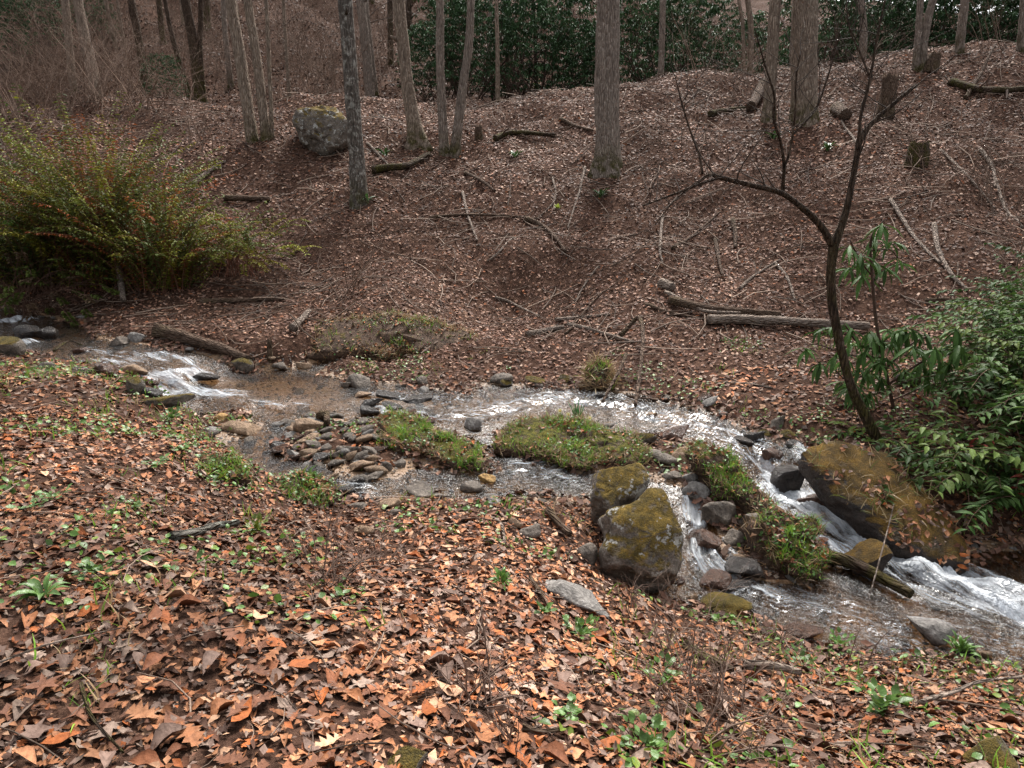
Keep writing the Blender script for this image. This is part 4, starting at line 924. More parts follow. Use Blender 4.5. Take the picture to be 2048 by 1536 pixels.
# stumps and snags
def snag(u, v, w, h, label, mat, seed, name='stump', lean=0.0):
    P = on(u, v); m = P[1] / FPX; r = w * m / 2; H = h * m; rng = np.random.default_rng(seed)
    q = np.array([(0, 0, -.1), (lean * H * .5, 0, H * .5), (lean * H, 0, H)]); Q = catmull(q, 12); R = np.linspace(r * 1.25, r * .85, 12)
    V, qd, T = tube(Q, R, 16, .2, seed); V = V.copy()
    topv = V[11 * 16:12 * 16]; topv[:, 2] += rng.uniform(-.35, .25, 16) * H * .5; V[-1, 2] -= H * .25
    root = empty(name, P); tag(root, label, 'stump')
    MB().add(V, qd, T).obj('wood', M[mat], root); return root
snag(1770,232,28,72,'broken upright snag with a jagged top on the right slope','wood',1,'snag',.02)
snag(1834,328,36,40,'short dark rotten stump below the broken snag','bark_dark',2)
snag(1858,140,24,28,'low brown stump at the foot of the crest stem pair','wood',4,'stump',.3)
snag(958,276,14,22,'small knobby stump right of the V tree','wood',5)
snag(540,716,10,40,'thin broken stick stump upright by the old log end','wood',6,'stump',.05)

# ------------------------------------------------------------------ fallen logs and branches
def limb(px, rpx, label, mat='wood', name='fallen_branch', lift=0.0, taper=.55, cat='branch', seg=8, kids=0, seed=0, group=None, rough=.12, float_=None):
    """branch lying where its pixels meet the ground"""
    rng = np.random.default_rng(seed + int(px[0][0] * 3 + px[0][1])); P = np.array([on(u, v) for u, v in px]); m = P[0][1] / FPX
    r = rpx * m; L = np.linalg.norm(P[-1] - P[0])
    n = int(max(8, min(40, L / .06))); lin = P if len(P) > 2 else np.array([P[0], (P[0] + P[1]) / 2, P[1]])
    Q = catmull(lin, n); g = SF(Q[:, 0], Q[:, 1]); base = np.maximum(Q[:, 2], g - r * .3)
    if len(P) == 2: base = np.maximum(np.linspace(P[0][2], P[1][2], n), g - r * .3)
    k = np.ones(5) / 5; base = np.convolve(np.pad(base, 2, 'edge'), k, 'valid')
    Q[:, 2] = base + r * .75 + lift
    if float_: Q[:, 2] += np.interp(np.linspace(0, 1, n), np.linspace(0, 1, len(float_)), float_)
    R = np.linspace(r, r * taper, n); o_ = Q[0].copy(); V, q, T = tube(Q, R, seg, rough, seed)
    d = Q[-1] - Q[0]; d /= np.linalg.norm(d)
    mb = MB()
    # local frame: the stick along local Z so that bark runs along it
    zx = np.array([0, 0, 1.]) - d * d[2]; zx = zx / (np.linalg.norm(zx) + 1e-6); yx = np.cross(d, zx); Rm = np.stack([zx, yx, d], 1)
    mb.add((V - o_) @ Rm, q, T); ob = mb.mesh(name, M[mat])
    if kids:
        root = empty(name, o_); s = add('stem', ob, root); s.matrix_local = Matrix(np.block([[Rm, np.zeros((3, 1))], [np.zeros((1, 3)), np.ones((1, 1))]]).tolist())
        for j in range(kids):
            t = MB(); i = rng.integers(n // 4, n - 1); e = rng.normal(0, 1, 3); e[2] = abs(e[2]) * .5; e /= np.linalg.norm(e)
            grow(t, Q[i] - o_, d * .8 + e * .8, L * rng.uniform(.12, .3), R[i] * .5, 1, rng, (.2, .155, .125) if 'pale' in mat else (.13, .095, .075), 4, 2, 0, .12, -.02); t.obj('twig', M['twig'], root)
        o = root
    else:
        o = add(name, ob); o.matrix_world = Matrix(np.block([[Rm, o_[:, None]], [np.zeros((1, 3)), np.ones((1, 1))]]).tolist())
    return tag(o, label, cat, group)
limb([(312,672),(380,690),(440,708),(500,732)], 13, 'thick brown rotting log on the left far bank', 'wood', 'fallen_log', .02, .6, 'log', 14, rough=.3)
limb([(1340,612),(1400,628),(1480,636),(1560,642)], 9, 'upper of two long pale logs at the slope foot', 'wood', 'fallen_log', .05, .7, 'log', 12)
limb([(1415,650),(1500,650),(1600,655),(1735,664)], 9.5, 'lower, longer grey log passing behind the small dark tree', 'wood_pale', 'fallen_log', .03, .9, 'log', 12)
limb([(1330,595),(1375,620),(1410,636),(1480,640)], 4, 'crooked pale branch lying over the upper log', 'wood_pale', 'fallen_branch', .08, .7)
limb([(1290,610),(1340,628),(1400,640)], 4, 'thin brown branch running left from the two logs', 'wood')
limb([(1055,672),(1090,666),(1128,657)], 6, 'short pale cut log section left of the thin poles', 'wood_pale', 'fallen_log', 0, .8, 'log')
limb([(1112,642),(1160,638),(1220,631)], 4, 'pale pole above the cut log section, tilted up right', 'wood_pale')
limb([(1135,652),(1200,668),(1268,688)], 4.5, 'pale pole slanting down right beside cut log section', 'wood_pale')
limb([(990,596),(1030,612),(1080,635)], 3, 'thin grey stick slanting down to the pale poles', 'wood_pale', kids=1)
limb([(450,402),(500,404),(540,405)], 6, 'grey straight log piece lying above the left shrub', 'wood', 'fallen_log', .02, .8, 'log')
limb([(385,372),(420,345),(450,325)], 5, 'pale pole tilted up right behind the left shrub', 'wood_pale')
limb([(400,608),(460,606),(520,603),(570,602)], 6, 'dark bowed branch on the far bank left of centre', 'wood', kids=2)
limb([(585,665),(605,645),(620,628)], 8, 'short pale broken log near the undercut bank', 'wood_pale', 'fallen_log', .02, .6, 'log')
limb([(228,540),(240,560),(248,612)], 7, 'pale crooked dead branch standing in the left shrub', 'wood_pale', 'dead_branch', .05, .7, float_=[.5, .35, .0])
limb([(745,350),(770,345),(815,340),(858,315)], 8, 'dark bent log at the foot of the curving tan tree', 'bark_dark', 'fallen_log', .03, .6, 'log', kids=1)
limb([(735,288),(760,315),(782,338)], 3, 'thin pale stick leaning onto the dark bent log', 'wood_pale')
limb([(990,285),(1010,276),(1040,272),(1110,278)], 6, 'mossy curved log right of the V tree', 'bark_dark', 'fallen_log', .03, .6, 'log', kids=1)
limb([(1120,240),(1150,255),(1185,265)], 4, 'brown branch left of the thickest tree', 'wood')
limb([(1050,440),(1085,455),(1110,478),(1132,508)], 5, 'arched brown branch lying mid slope', 'wood', kids=1)
limb([(860,437),(920,432),(1000,433),(1075,440)], 3, 'long thin branch leading left from the arched branch', 'wood', kids=2)
limb([(925,385),(935,430),(955,485)], 3, 'thin whitish stick pointing downhill left of centre', 'wood_pale')
limb([(930,348),(960,362),(990,385)], 3.5, 'brown stick below the V tree', 'wood', kids=1)
limb([(1170,335),(1160,380),(1135,460)], 2.5, 'thin whitish stick pointing downhill below the thickest tree', 'wood_pale', kids=1)
limb([(1105,355),(1110,400),(1075,440)], 2.2, 'thin grey stick uphill of the arched branch', 'wood_pale')
limb([(1030,476),(1000,505),(975,525)], 2.5, 'thin grey stick downhill left of the arched branch', 'wood_pale')
limb([(1200,530),(1170,570),(1150,605)], 2.3, 'thin stick at the slope foot above the pale poles', 'wood_pale', kids=1)
limb([(1130,672),(1200,590),(1240,585)], 2.2, 'thin long twig bent above the pale poles', 'wood', kids=1)
limb([(1240,690),(1275,680),(1283,740),(1270,830)], 5, 'curved branch hanging from far bank into the glittering riffle', 'wood', 'fallen_branch', .06, .6, float_=[.05, .25, .3, .02], kids=1)
limb([(1250,740),(1245,770),(1222,800),(1205,815)], 4, 'second bent branch dipping into the riffle by the dry tussock', 'wood', 'fallen_branch', .05, .6, float_=[.15, .25, .12, 0])
limb([(1205,785),(1260,795),(1315,803)], 3.5, 'thin pole lying along the far waterline beside the dry tussock', 'wood', kids=1)
limb([(1450,768),(1500,770),(1545,778)], 3, 'thin bleached stick on the far bank before the small tree', 'wood_pale')
limb([(1495,822),(1525,838),(1552,858)], 3, 'thin stick pointing at the far bank stone', 'wood')
limb([(1480,580),(1500,560),(1560,520)], 3.5, 'forked pale branch on the slope above the logs', 'wood_pale', kids=2)
limb([(1550,528),(1575,560),(1590,605)], 3.5, 'pale stick curving down toward the two logs', 'wood_pale')
limb([(1430,480),(1436,515),(1445,555)], 4, 'brown stick pointing downhill left of forked branch', 'wood')
limb([(1345,500),(1390,470),(1440,425)], 3.5, 'brown branch behind the horizontal limb of small tree', 'wood', kids=1)
limb([(1320,575),(1345,585)], 10, 'short pale log chunk on the slope foot', 'wood_pale', 'fallen_log', .02, .9, 'log')
limb([(1465,440),(1470,470),(1470,500)], 5, 'short bark strip on the slope left of small tree', 'wood')
limb([(1325,430),(1320,500),(1325,530)], 2.8, 'thin upright-looking pale stick left of small tree limb', 'wood_pale', kids=1)
limb([(1960,300),(1985,340),(1990,380)], 4, 'pale curved stick high on the right slope', 'wood_pale')
limb([(1880,300),(1940,360),(1990,420)], 2.6, 'long thin pale stick crossing the right slope', 'wood_pale', kids=1)
limb([(1990,360),(2010,420),(2045,460)], 3.5, 'thin curved grey branch near the right picture edge', 'wood_pale', kids=2)
limb([(1868,450),(1875,500),(1900,550),(1935,585)], 5, 'crooked pale branch on the right slope above the evergreen shrub', 'wood_pale')
limb([(1780,400),(1830,480),(1880,530)], 4, 'straight grey pole slanting downhill right of small tree', 'wood_pale', kids=1)
limb([(1900,170),(1940,185),(2000,190),(2048,186)], 7, 'dark log near the right crest', 'bark_dark', 'fallen_log', .03, .7, 'log', kids=2)
limb([(1930,200),(1960,165),(1985,130)], 4, 'pole leaning up over the dark right log', 'wood', float_=[0, .2, .5])
limb([(1850,605),(1900,603),(1980,608)], 5, 'low brown branch heap line above the right evergreen', 'wood', kids=4)
limb([(1525,178),(1515,200),(1500,225)], 10, 'orange brown split log left of the slim right tree', 'wood', 'fallen_log', .02, .8, 'log')
limb([(1670,228),(1690,245)], 12, 'short cut log just right of the thick right tree', 'wood', 'fallen_log', .02, .9, 'log')
limb([(1420,235),(1460,225),(1510,222)], 6, 'dark root-like branch left of the thick right tree', 'bark_dark', kids=2)
limb([(1660,225),(1700,270),(1720,300)], 2.6, 'thin pale stick below the thick right tree', 'wood_pale')
limb([(960,1030),(1000,1050),(1010,1090)], 5, 'curved grey stick on the near leaf bank', 'wood_pale', kids=1)
limb([(1095,1030),(1118,1060),(1140,1082)], 8, 'chunky grey stick by the gravel left of the split boulder', 'wood', 'fallen_branch', .03, .8)
limb([(345,1085),(390,1078),(435,1065),(478,1060)], 11, 'lichen crusted grey branch lying in the near leaves', 'lichen_wood', 'lichened_branch', .02, .7, 'branch', 12, rough=.25)
limb([(0,1352),(120,1310),(245,1282)], 3, 'long thin straw coloured stalk lying at the lower left', 'wood_pale', 'dry_stalk', .05, .4)
limb([(165,1385),(185,1450),(250,1525)], 4.5, 'dark thin twig in the lower left leaves', 'bark_dark', kids=1, lift=.03)
limb([(1045,1475),(1080,1482),(1130,1480)], 9, 'grey forked stick at bottom centre', 'wood', kids=2, lift=.03)
limb([(1840,1425),(1900,1410),(1960,1385),(2048,1375)], 6, 'pale grey branch reaching in from the right edge', 'wood_pale', kids=2, lift=.06)
limb([(1490,1340),(1560,1352),(1600,1362)], 11, 'bleached piece of wood in the lower right herbs', 'wood_pale', 'driftwood', .03, .7)
limb([(1370,1300),(1420,1330),(1465,1350)], 14, 'mossy rotten log end in the lower right herbs', 'bark_dark', 'fallen_log', .0, .7, 'log', 12)
limb([(1640,1125),(1700,1140),(1760,1170),(1820,1205)], 16, 'dark wet mossy log lying along the chute', 'bark_dark', 'fallen_log', .02, .6, 'log', 14)
limb([(640,848),(652,836),(656,862)], 8, 'upright split brown wood chunk in the stone pile', 'wood', 'driftwood', .06, .8)
limb([(110,712),(140,690),(165,700)], 3, 'dark thin branch caught in the leaf pile upstream', 'bark_dark', lift=.05)
limb([(1060,1165),(1085,1200),(1100,1230)], 5, 'brown root stick on the eroded near bank', 'wood', kids=2, lift=.02)

# loose small twigs everywhere
tw = MB(); rr = np.random.default_rng(9)
def twig_tpl(b): 
    P = catmull([(0, -.5, 0), (b, 0, .02), (-b * .3, .5, 0)], 4); V, Q, _ = tube(P, [.012, .011, .009, .005], 3, cap=False); return V, Q
TW = [twig_tpl(b) for b in (-.12, -.05, .03, .1, .18)]
for y0, y1, den, lo_, hi_ in ((1, 4, 14, .1, .4), (4, 9, 12, .1, .45), (9, 25, 7, .3, 1.1)):
    X, Y = sample_area(y0, y1, den, rr); k = SD(X, Y) > .05; X, Y = X[k], Y[k]; N = NRM(X, Y)
    scatter(tw, TW, np.stack([X, Y, HT(X, Y)], -1) + N * .03, N, rr.uniform(lo_, hi_, len(X)), np.array((.2, .145, .11)) * rr.uniform(.35, 1.4, (len(X), 1)), rr, .08)
tag(tw.obj('twig_litter', M['twig'], floor), kind='stuff')
# ------------------------------------------------------------------ small dark tree leaning over the far bank
def px_tube(mb, px, Y, dY=0.0, seg=9, rough=.12, seed=0, col=None, n=None):
    k = len(px); P = [at(u, v, Y + dY * i / max(1, k - 1)) for i, (u, v, _) in enumerate(px)]; R = [r * .62 * Y / FPX for _, _, r in px]
    n = n or 6 * k; Q = catmull(P, n); RR = np.interp(np.linspace(0, 1, n), np.linspace(0, 1, k), R)
    V, q, T = tube(Q, RR, seg, rough, seed)
    mb.add(V, q, T, col); return Q, RR
P0 = on(1757, 892); YT = P0[1] + .1; root = empty('small_bare_tree', P0); tag(root, 'small dark mossy tree leaning over the far bank with a long sideways limb', 'tree')
rg = np.random.default_rng(15); og = np.array(P0)
def dark(px, name, dY=0.0, seed=0, twigs=0, tl=.35):
    mb = MB(); Q, R = px_tube(mb, px, YT, dY, 10, .1, seed); o = mb.obj(name, M['bark_dark'], root, origin=og)
    if twigs:
        t = MB()
        for j in range(int(twigs * 1.6)):
            i = rg.integers(len(Q) // 3, len(Q)); e = np.array([rg.normal(0, .7), rg.normal(0, .5), rg.uniform(.3, 1)])
            grow(t, Q[i] - og, e, rg.uniform(.6, 1.5) * tl, max(R[i] * .35, .004), 3, rg, (.05, .036, .028), 4, 2, 0, .14, .05)
        t.obj('twig', M['twig'], o)
    return o
dark([(1765,905,20),(1735,840,17),(1705,780,15),(1683,700,14),(1665,610,14),(1662,540,14),(1668,488,16)], 'trunk')
dark([(1668,492,14),(1690,430,11),(1703,370,9),(1714,310,9),(1722,275,10),(1750,240,7),(1790,205,6),(1832,170,6)], 'limb', .1, 2, 4)
dark([(1716,300,5),(1722,230,5),(1735,180,4.5),(1745,130,4),(1755,70,3),(1770,0,2.5)], 'limb', .1, 3, 8, .5)
dark([(1738,150,3),(1722,110,3),(1700,60,2.5),(1692,10,2)], 'limb', .15, 4, 5, .4)
dark([(1668,495,13),(1640,450,10),(1600,412,9),(1560,385,8),(1500,370,7.5),(1440,355,7),(1418,350,5),(1380,375,4),(1330,395,3),(1285,412,2)], 'limb', -.3, 5, 6, .35)
dark([(1565,388,6),(1568,330,5),(1560,280,4),(1548,240,4),(1548,190,3),(1530,130,2.4),(1510,60,1.5)], 'limb', -.4, 6, 6, .45)
dark([(1567,340,4),(1580,300,4),(1590,230,3),(1592,160,2.5),(1600,110,2)], 'limb', -.1, 7, 5, .4)
dark([(1585,270,3.5),(1630,220,3.5),(1650,170,3),(1672,100,2)], 'limb', .2, 8, 4, .4)
dark([(1405,348,4),(1398,310,4),(1380,260,3),(1362,200,2.5),(1350,150,1.5)], 'limb', .2, 9, 6, .4)
dark([(1440,356,3.5),(1390,372,3),(1350,400,2.5),(1310,450,1.5)], 'limb', -.3, 10, 3, .3)

# ------------------------------------------------------------------ broad leaved evergreens
WH = [leaf_tpl(np.array([.015,.06,.085,.08,.05,.01]), f, b, .4) for f, b in ((.35,-.35),(.6,-.5),(.2,-.2))]
def thin2(w, f, b): return (np.array([(0, -.5, b * .25), (-w, .05, f * w), (0, .5, b * .25), (w, .05, f * w)]), np.array([(0, 2, 1), (0, 3, 2)]))
WHL = [thin2(.115, f, b) for f, b in ((.35,-.35),(.6,-.5),(.2,-.2))]
def whorl(mb, c, rng, size, dark_, n=9, tp=None):
    """drooping ring of long leaves round a shoot tip"""
    n = int(n); a = rng.uniform(0, 6.28) + np.arange(n) / n * 6.28 + rng.normal(0, .2, n); dr = rng.uniform(.35, 1.25, n)
    t = np.stack([np.cos(a) * np.cos(dr), np.sin(a) * np.cos(dr), -np.sin(dr)], -1); nr = np.stack([np.cos(a) * np.sin(dr), np.sin(a) * np.sin(dr), np.cos(dr)], -1)
    s = size * rng.uniform(.75, 1.15, n); P = c + t * (s * .55)[:, None]
    scatter(mb, tp or WH, P, nr, s, np.asarray(dark_) * rng.uniform(.65, 1.35, (n, 1)), rng, .12, t)
RG = np.array((.040, .085, .028)); RG2 = np.array((.06, .115, .03))
# thicket beyond the crest
rs = np.random.default_rng(61); shrubs = []
for i in range(5):
    root = empty('evergreen_thicket_shrub', (0, 0, 0)); lv = MB(); st = MB(); H_ = 4.6; W_ = 2.3
    for k in range(520):
        z = H_ * rs.uniform(.12, 1) ** .7; lim = W_ * (1 - (z / H_) ** 3 * .55) * (1 + .25 * vnoise(np.array([[z, i, k % 7]]))[0]); a = rs.uniform(0, 6.28); r = lim * math.sqrt(rs.uniform(.25, 1))
        whorl(lv, np.array([math.cos(a) * r, math.sin(a) * r * .8, z]), rs, rs.uniform(.15, .24), np.array((.040, .078, .034)) * rs.uniform(.6, 1.7), 7, WHL)
    for k in range(9):
        a = rs.uniform(0, 6.28); grow(st, (rs.normal(0, .3), rs.normal(0, .3), -.2), (math.cos(a) * .5, math.sin(a) * .5, 1), 2.2, .04, 2, rs, (.09, .06, .045), 5, 3)
    st.obj('stems', M['twig'], root); lv.obj('foliage', M['thick'], root); shrubs.append(root)
lab = ['behind the curving tan tree', 'behind the V tree', 'between the V tree and the thickest tree', 'left of the thickest tree', 'right of the thickest tree', 'left of the slim right tree', 'behind the thick right tree', 'right of the thick right tree', 'above the broken snag', 'behind the crest stem pair', 'right of the crest stem pair', 'at the right picture edge', 'just beyond the right picture edge']
px = [(860,27.2),(950,27),(1060,27),(1150,27.5),(1290,27),(1385,27.5),(1480,28.5),(1640,26.5),(1740,26.5),(1840,26),(1930,26),(2030,25.5),(2130,25)]
extra = [(905,29.5),(1010,29.5),(1110,30),(1230,29),(1340,30),(1700,29.5),(1790,29),(1890,28.5),(1990,28.5),(2080,28)]
u0 = set()
for i, (u, y) in enumerate(px + extra):
    k = i % 5; o = shrubs[k] if k not in u0 else copy_thing(shrubs[k]); u0.add(k); x = at(u, 100, y)[0]
    o.location = (x, y, HT(np.array([x]), np.array([y]))[0]); o.rotation_euler = (0, 0, rs.uniform(0, 6.28)); s = rs.uniform(.62, 1.1) * (1.0 if i < len(px) else 1.3); o.scale = (s * 1.1, s * 1.1, s)
    tag(o, ('dark drooping-leaved evergreen of the thicket, ' + lab[i]) if i < len(px) else 'dark evergreen shrub half hidden in the second row of the thicket', 'shrub', 'evergreen thicket beyond the crest')
for u, v, y, s in ((60,60,31,.75),(100,10,34,.8),(15,90,30,.6),(330,190,24,.35),(190,30,33,.5)):
    o = copy_thing(shrubs[int(u) % 5]); x = at(u, v, y)[0]; o.location = (x, y, HT(np.array([x]), np.array([y]))[0]); o.scale = (s,) * 3; o.rotation_euler = (0, 0, u)
    tag(o, 'smaller evergreen shrub among bare brush on the left back hill', 'shrub', 'evergreens on the left back hill')

# drooping leaved sapling beside the small tree
PR = on(1788, 818); root = empty('evergreen_sapling', PR); tag(root, 'evergreen sapling with long drooping leaves beside the small dark tree', 'shrub'); YR = PR[1]; og = np.array(PR); rg = np.random.default_rng(18)
lm = MB()
for pxs in ([(1788,822,6),(1775,760,5.5),(1762,700,5),(1752,640,5),(1745,560,4.5),(1742,480,4),(1768,440,3)],[(1750,560,3),(1720,520,2.5),(1700,480,2)],[(1745,500,3),(1780,500,2.5),(1795,515,2)],[(1762,700,4),(1720,690,3),(1690,650,2.5)],[(1765,715,4),(1700,710,3),(1640,690,2.5),(1612,690,2)],
            [(1770,740,4),(1820,690,3.5),(1860,670,3)],[(1775,770,4),(1850,720,3),(1900,700,3)],[(1765,730,3),(1700,760,2.5),(1670,740,2)],[(1778,780,3),(1740,790,2.5),(1705,790,2)],[(1785,800,3),(1860,770,3),(1930,760,2.5)]):
    px_tube(lm, pxs, YR, rg.normal(0, .2), 6, .1, 1, (.075, .045, .032))
lm.obj('stem', M['twig'], root, origin=og)
lf = MB()
for (u, v, n) in ((1765,445,10),(1750,470,8),(1700,490,8),(1722,505,8),(1795,520,7),(1745,520,9),(1770,535,8),(1700,530,7),(1725,545,7),(1785,480,8),(1690,645,8),(1705,655,8),(1665,650,7),(1640,655,7),(1612,692,8),(1640,722,8),(1675,700,8),(1690,715,9),(1740,660,9),(1755,690,9),(1775,655,8),(1800,660,9),(1825,655,9),(1850,665,9),(1835,690,8),(1870,690,9),(1730,700,8),(1690,760,9),(1705,770,9),(1735,740,7),(1880,720,9),(1905,745,9),(1860,735,8),(1890,765,9),(1925,770,9),(1845,720,7)):
    whorl(lf, at(u, v, YR + rg.normal(0, .22)) - og, rg, rg.uniform(.20, .28), RG2 * rg.uniform(.7, 1.3), n)
for _ in range(26):
    whorl(lf, at(rg.uniform(1700, 1930), rg.uniform(650, 800), YR - .1 + rg.normal(0, .22)) - og, rg, rg.uniform(.19, .27), RG2 * rg.uniform(.7, 1.3), 8)
lf.obj('foliage', M['gloss'], root)

# arching shrubs with pointed leaves along the stems
PTL = [thin2(.2, f, b) for f, b in ((.3,-.3),(.5,-.15),(.15,-.45))]
PT = [leaf_tpl(np.array([.02,.17,.19,.1,.008]), f, b, .3) for f, b in ((.3,-.3),(.5,-.15),(.15,-.45))]
def arching(P, label, n, length, lsize, pal, seed, lean=(0, 0), name='arching_shrub', spread=.9, up=1.0, bare=.25, sw=(.09,.05,.035), lift=1.0):
    rng = np.random.default_rng(seed); root = empty(name, P); tag(root, label, 'shrub'); st = MB(); pos, yaw, nrm, col, sz = [], [], [], [], []
    pal = np.asarray(pal)
    for k in range(n):
        a = rng.uniform(0, 6.28); b = np.array([rng.normal(0, .25 * spread), rng.normal(0, .2 * spread), -.05]); L = length * rng.uniform(.55, 1.15)
        out = np.array([math.cos(a) + lean[0], math.sin(a) + lean[1], 0]) * rng.uniform(.25, 1) * spread
        p = [b]; d = np.array([out[0] * .6, out[1] * .6, up]); d /= np.linalg.norm(d); m_ = 9
        for i in range(m_):
            d = d + np.array([out[0], out[1], 0]) * .10 + np.array([0, 0, -.16 * lift * (i / m_) * 2]) + rng.normal(0, .07, 3); d /= np.linalg.norm(d); p.append(p[-1] + d * L / m_)
        p = np.array(p); st.add(*tube(p, np.linspace(.007, .002, m_ + 1), 4, cap=False), C=np.array(sw) * rng.uniform(.7, 1.5))
        nl = int(L / (lsize * .32)); tt = np.linspace(bare, 1, nl); q = catmull(p, 60); ii = np.clip((tt * 59).astype(int), 0, 58); dd = q[np.minimum(ii + 1, 59)] - q[ii]; dd /= np.linalg.norm(dd, axis=1, keepdims=True)
        side = np.cross(dd, [0, 0, 1.]); side /= np.linalg.norm(side, axis=1, keepdims=True) + 1e-6; sg = np.where(np.arange(nl) % 2, 1, -1)[:, None]
        y_ = dd * .55 + side * sg * .8 + np.array([0, 0, -.35]) + rng.normal(0, .15, (nl, 3)); y_ /= np.linalg.norm(y_, axis=1, keepdims=True)
        s = lsize * rng.uniform(.7, 1.15, nl); keep = rng.uniform(0, 1, nl) < .85
        pos.append((q[ii] + y_ * (s * .55)[:, None])[keep]); yaw.append(y_[keep]); nrm.append((np.array([0, 0, 1.]) + side * sg * .3)[keep]); sz.append(s[keep])
        c = pal[rng.integers(0, len(pal))] * rng.uniform(.7, 1.3); col.append(np.tile(c, (keep.sum(), 1)) * rng.uniform(.7, 1.3, (keep.sum(), 1)))
    st.obj('stems', M['twig'], root); lf = MB()
    scatter(lf, PTL if P[1] > 9 else PT, np.concatenate(pos), np.concatenate(nrm), np.concatenate(sz), np.concatenate(col), rng, .25, np.concatenate(yaw)); lf.obj('foliage', M['gloss'], root); return root
DG = [(.05,.095,.022),(.065,.115,.024),(.038,.075,.02),(.10,.14,.028),(.055,.1,.024)]
YG = [(.16,.165,.02),(.12,.14,.025),(.21,.19,.025),(.085,.11,.025),(.065,.09,.025),(.25,.075,.025),(.12,.13,.025)]
arching(on(2105,860), 'large dark green arching shrub at the right picture edge', 110, 1.7, .11, DG, 1, (-.3,-.1))
arching(on(2070,780), 'dark green shrub behind the drooping sapling, upper right', 100, 1.25, .10, DG, 2, (-.1,-.2))
arching(on(2030,1000), 'low leafy shrub hanging over the sloping boulder', 46, 1.0, .125, DG[:3] + [(.11,.16,.04)], 3, (-.45,-.4), up=.7)
arching(on(2120,960), 'shrub with leafy sprays entering lower right of sloping boulder', 50, 1.25, .13, DG + [(.2,.04,.03)], 4, (-.6,-.4), up=.8)
arching(on(2150,760), 'tall shrub mostly beyond the right edge above the stream', 60, 1.9, .11, DG, 5, (-.3,0))
arching(on(2040,690), 'upper dark green shrub at right edge under the pale stem tangle', 70, 1.2, .09, DG, 7, (0,0))
arching(on(1870,935), 'ground hugging leafy shoots behind the sloping boulder', 26, .7, .10, DG, 6, (-.2,-.3), up=.5)
arching(on(205,572), 'largest yellow green arching shrub across the stream on the left', 420, 3.2, .09, YG, 11, (0,0), spread=1.0, bare=.04, lift=.4, up=1.35, sw=(.16,.075,.05))
arching(on(60,575), 'arching shrub at the left edge over the upstream water', 240, 2.6, .09, YG[1:5] + DG[:2], 12, (-.1,-.2), spread=1.2, bare=.1, lift=.6, up=1.1, sw=(.14,.075,.05))
arching(on(330,575), 'lower yellow green shrub at the right side of the left thicket', 240, 2.0, .085, YG, 13, (.1,0), spread=1.0, bare=.05, lift=.5, sw=(.16,.075,.05))
arching(on(480,545), 'sparse reddish twiggy shrub right of the left thicket', 70, 1.5, .08, YG[:4], 14, (.3,0), spread=1.1, bare=.5, sw=(.2,.09,.06))
arching(on(60,628), 'bare tangle of stems drooping over the upstream water', 60, 1.5, .09, [(.10,.13,.03),(.12,.08,.05)], 15, (.5,-.5), spread=1.0, bare=.85)

# bare brush on the left, one clump each
def brush(P, label, n, H_, seed, col, group=None, name='bare_brush', lean=(0, 0), r=.013):
    rng = np.random.default_rng(seed); root = empty(name, P); tag(root, label, 'brush', group); sp = .12 * H_ if H_ < 1 else .35
    for k in range(n):
        mb = MB(); a = rng.uniform(0, 6.28); grow(mb, (rng.normal(0, sp), rng.normal(0, sp), -.05), (math.cos(a) * .5 + lean[0], math.sin(a) * .5 + lean[1], 1), H_ * rng.uniform(.5, 1), r * rng.uniform(.6, 1.2), 2, rng, col, 3, 3, .12, .13, .0); mb.obj('stem', M['twig'], root)
    return root
BC = (.2, .135, .1)
for i, (u, v, n, h, l) in enumerate([(40,240,26,2.6,'bare brush clump at the left edge below the terrace'),(130,235,24,2.4,'bare brush clump above the left shrub'),(230,228,22,2.2,'bare arching brush before the leaning back hill tree'),(310,222,16,1.6,'bare brush left of the two leaning trunks'),
     (80,205,26,3.0,'tall bare brush on the terrace at far left'),(180,208,24,3.0,'tall bare brush behind the left shrub top'),(270,206,20,2.4,'bare brush on the terrace below the dark stem clump'),(20,330,20,1.8,'bare brush low on the left slope'),(380,300,14,1.2,'small bare brush left of the two leaning trunks, downhill'),
     (1480,168,14,1.4,'bare brush on the crest left of the slim right tree'),(1230,165,10,1.6,'bare saplings beside the thickest tree'),(1180,175,8,1.2,'bare twiggy sapling left of the thickest tree'),(1040,182,7,2.2,'bare saplings before the thicket right of the V tree'),(1400,145,8,2.4,'tall bare saplings before the thicket, right of the thickest tree'),(1690,118,8,2.2,'bare saplings before the thicket right of the thick right tree'),(1980,103,8,2.0,'bare saplings on the right crest'),(2020,560,12,1.3,'bare thin branches rising behind the right shrubs'),(1740,170,14,1.6,'bare twiggy bush around the broken snag'),(1985,420,12,1.6,'tangle of thin pale bare stems on the right slope'),(1900,380,7,1.2,'few thin pale bare stems left of the pale tangle'),(1330,300,7,1.0,'few thin bare stems left of the small tree limb'),(700,590,8,.95,'thin upright bare stems above the undercut bank')]):
    brush(on(u, v), l, n, h, 200 + i, np.array(BC) * (1 if i < 9 else .8))
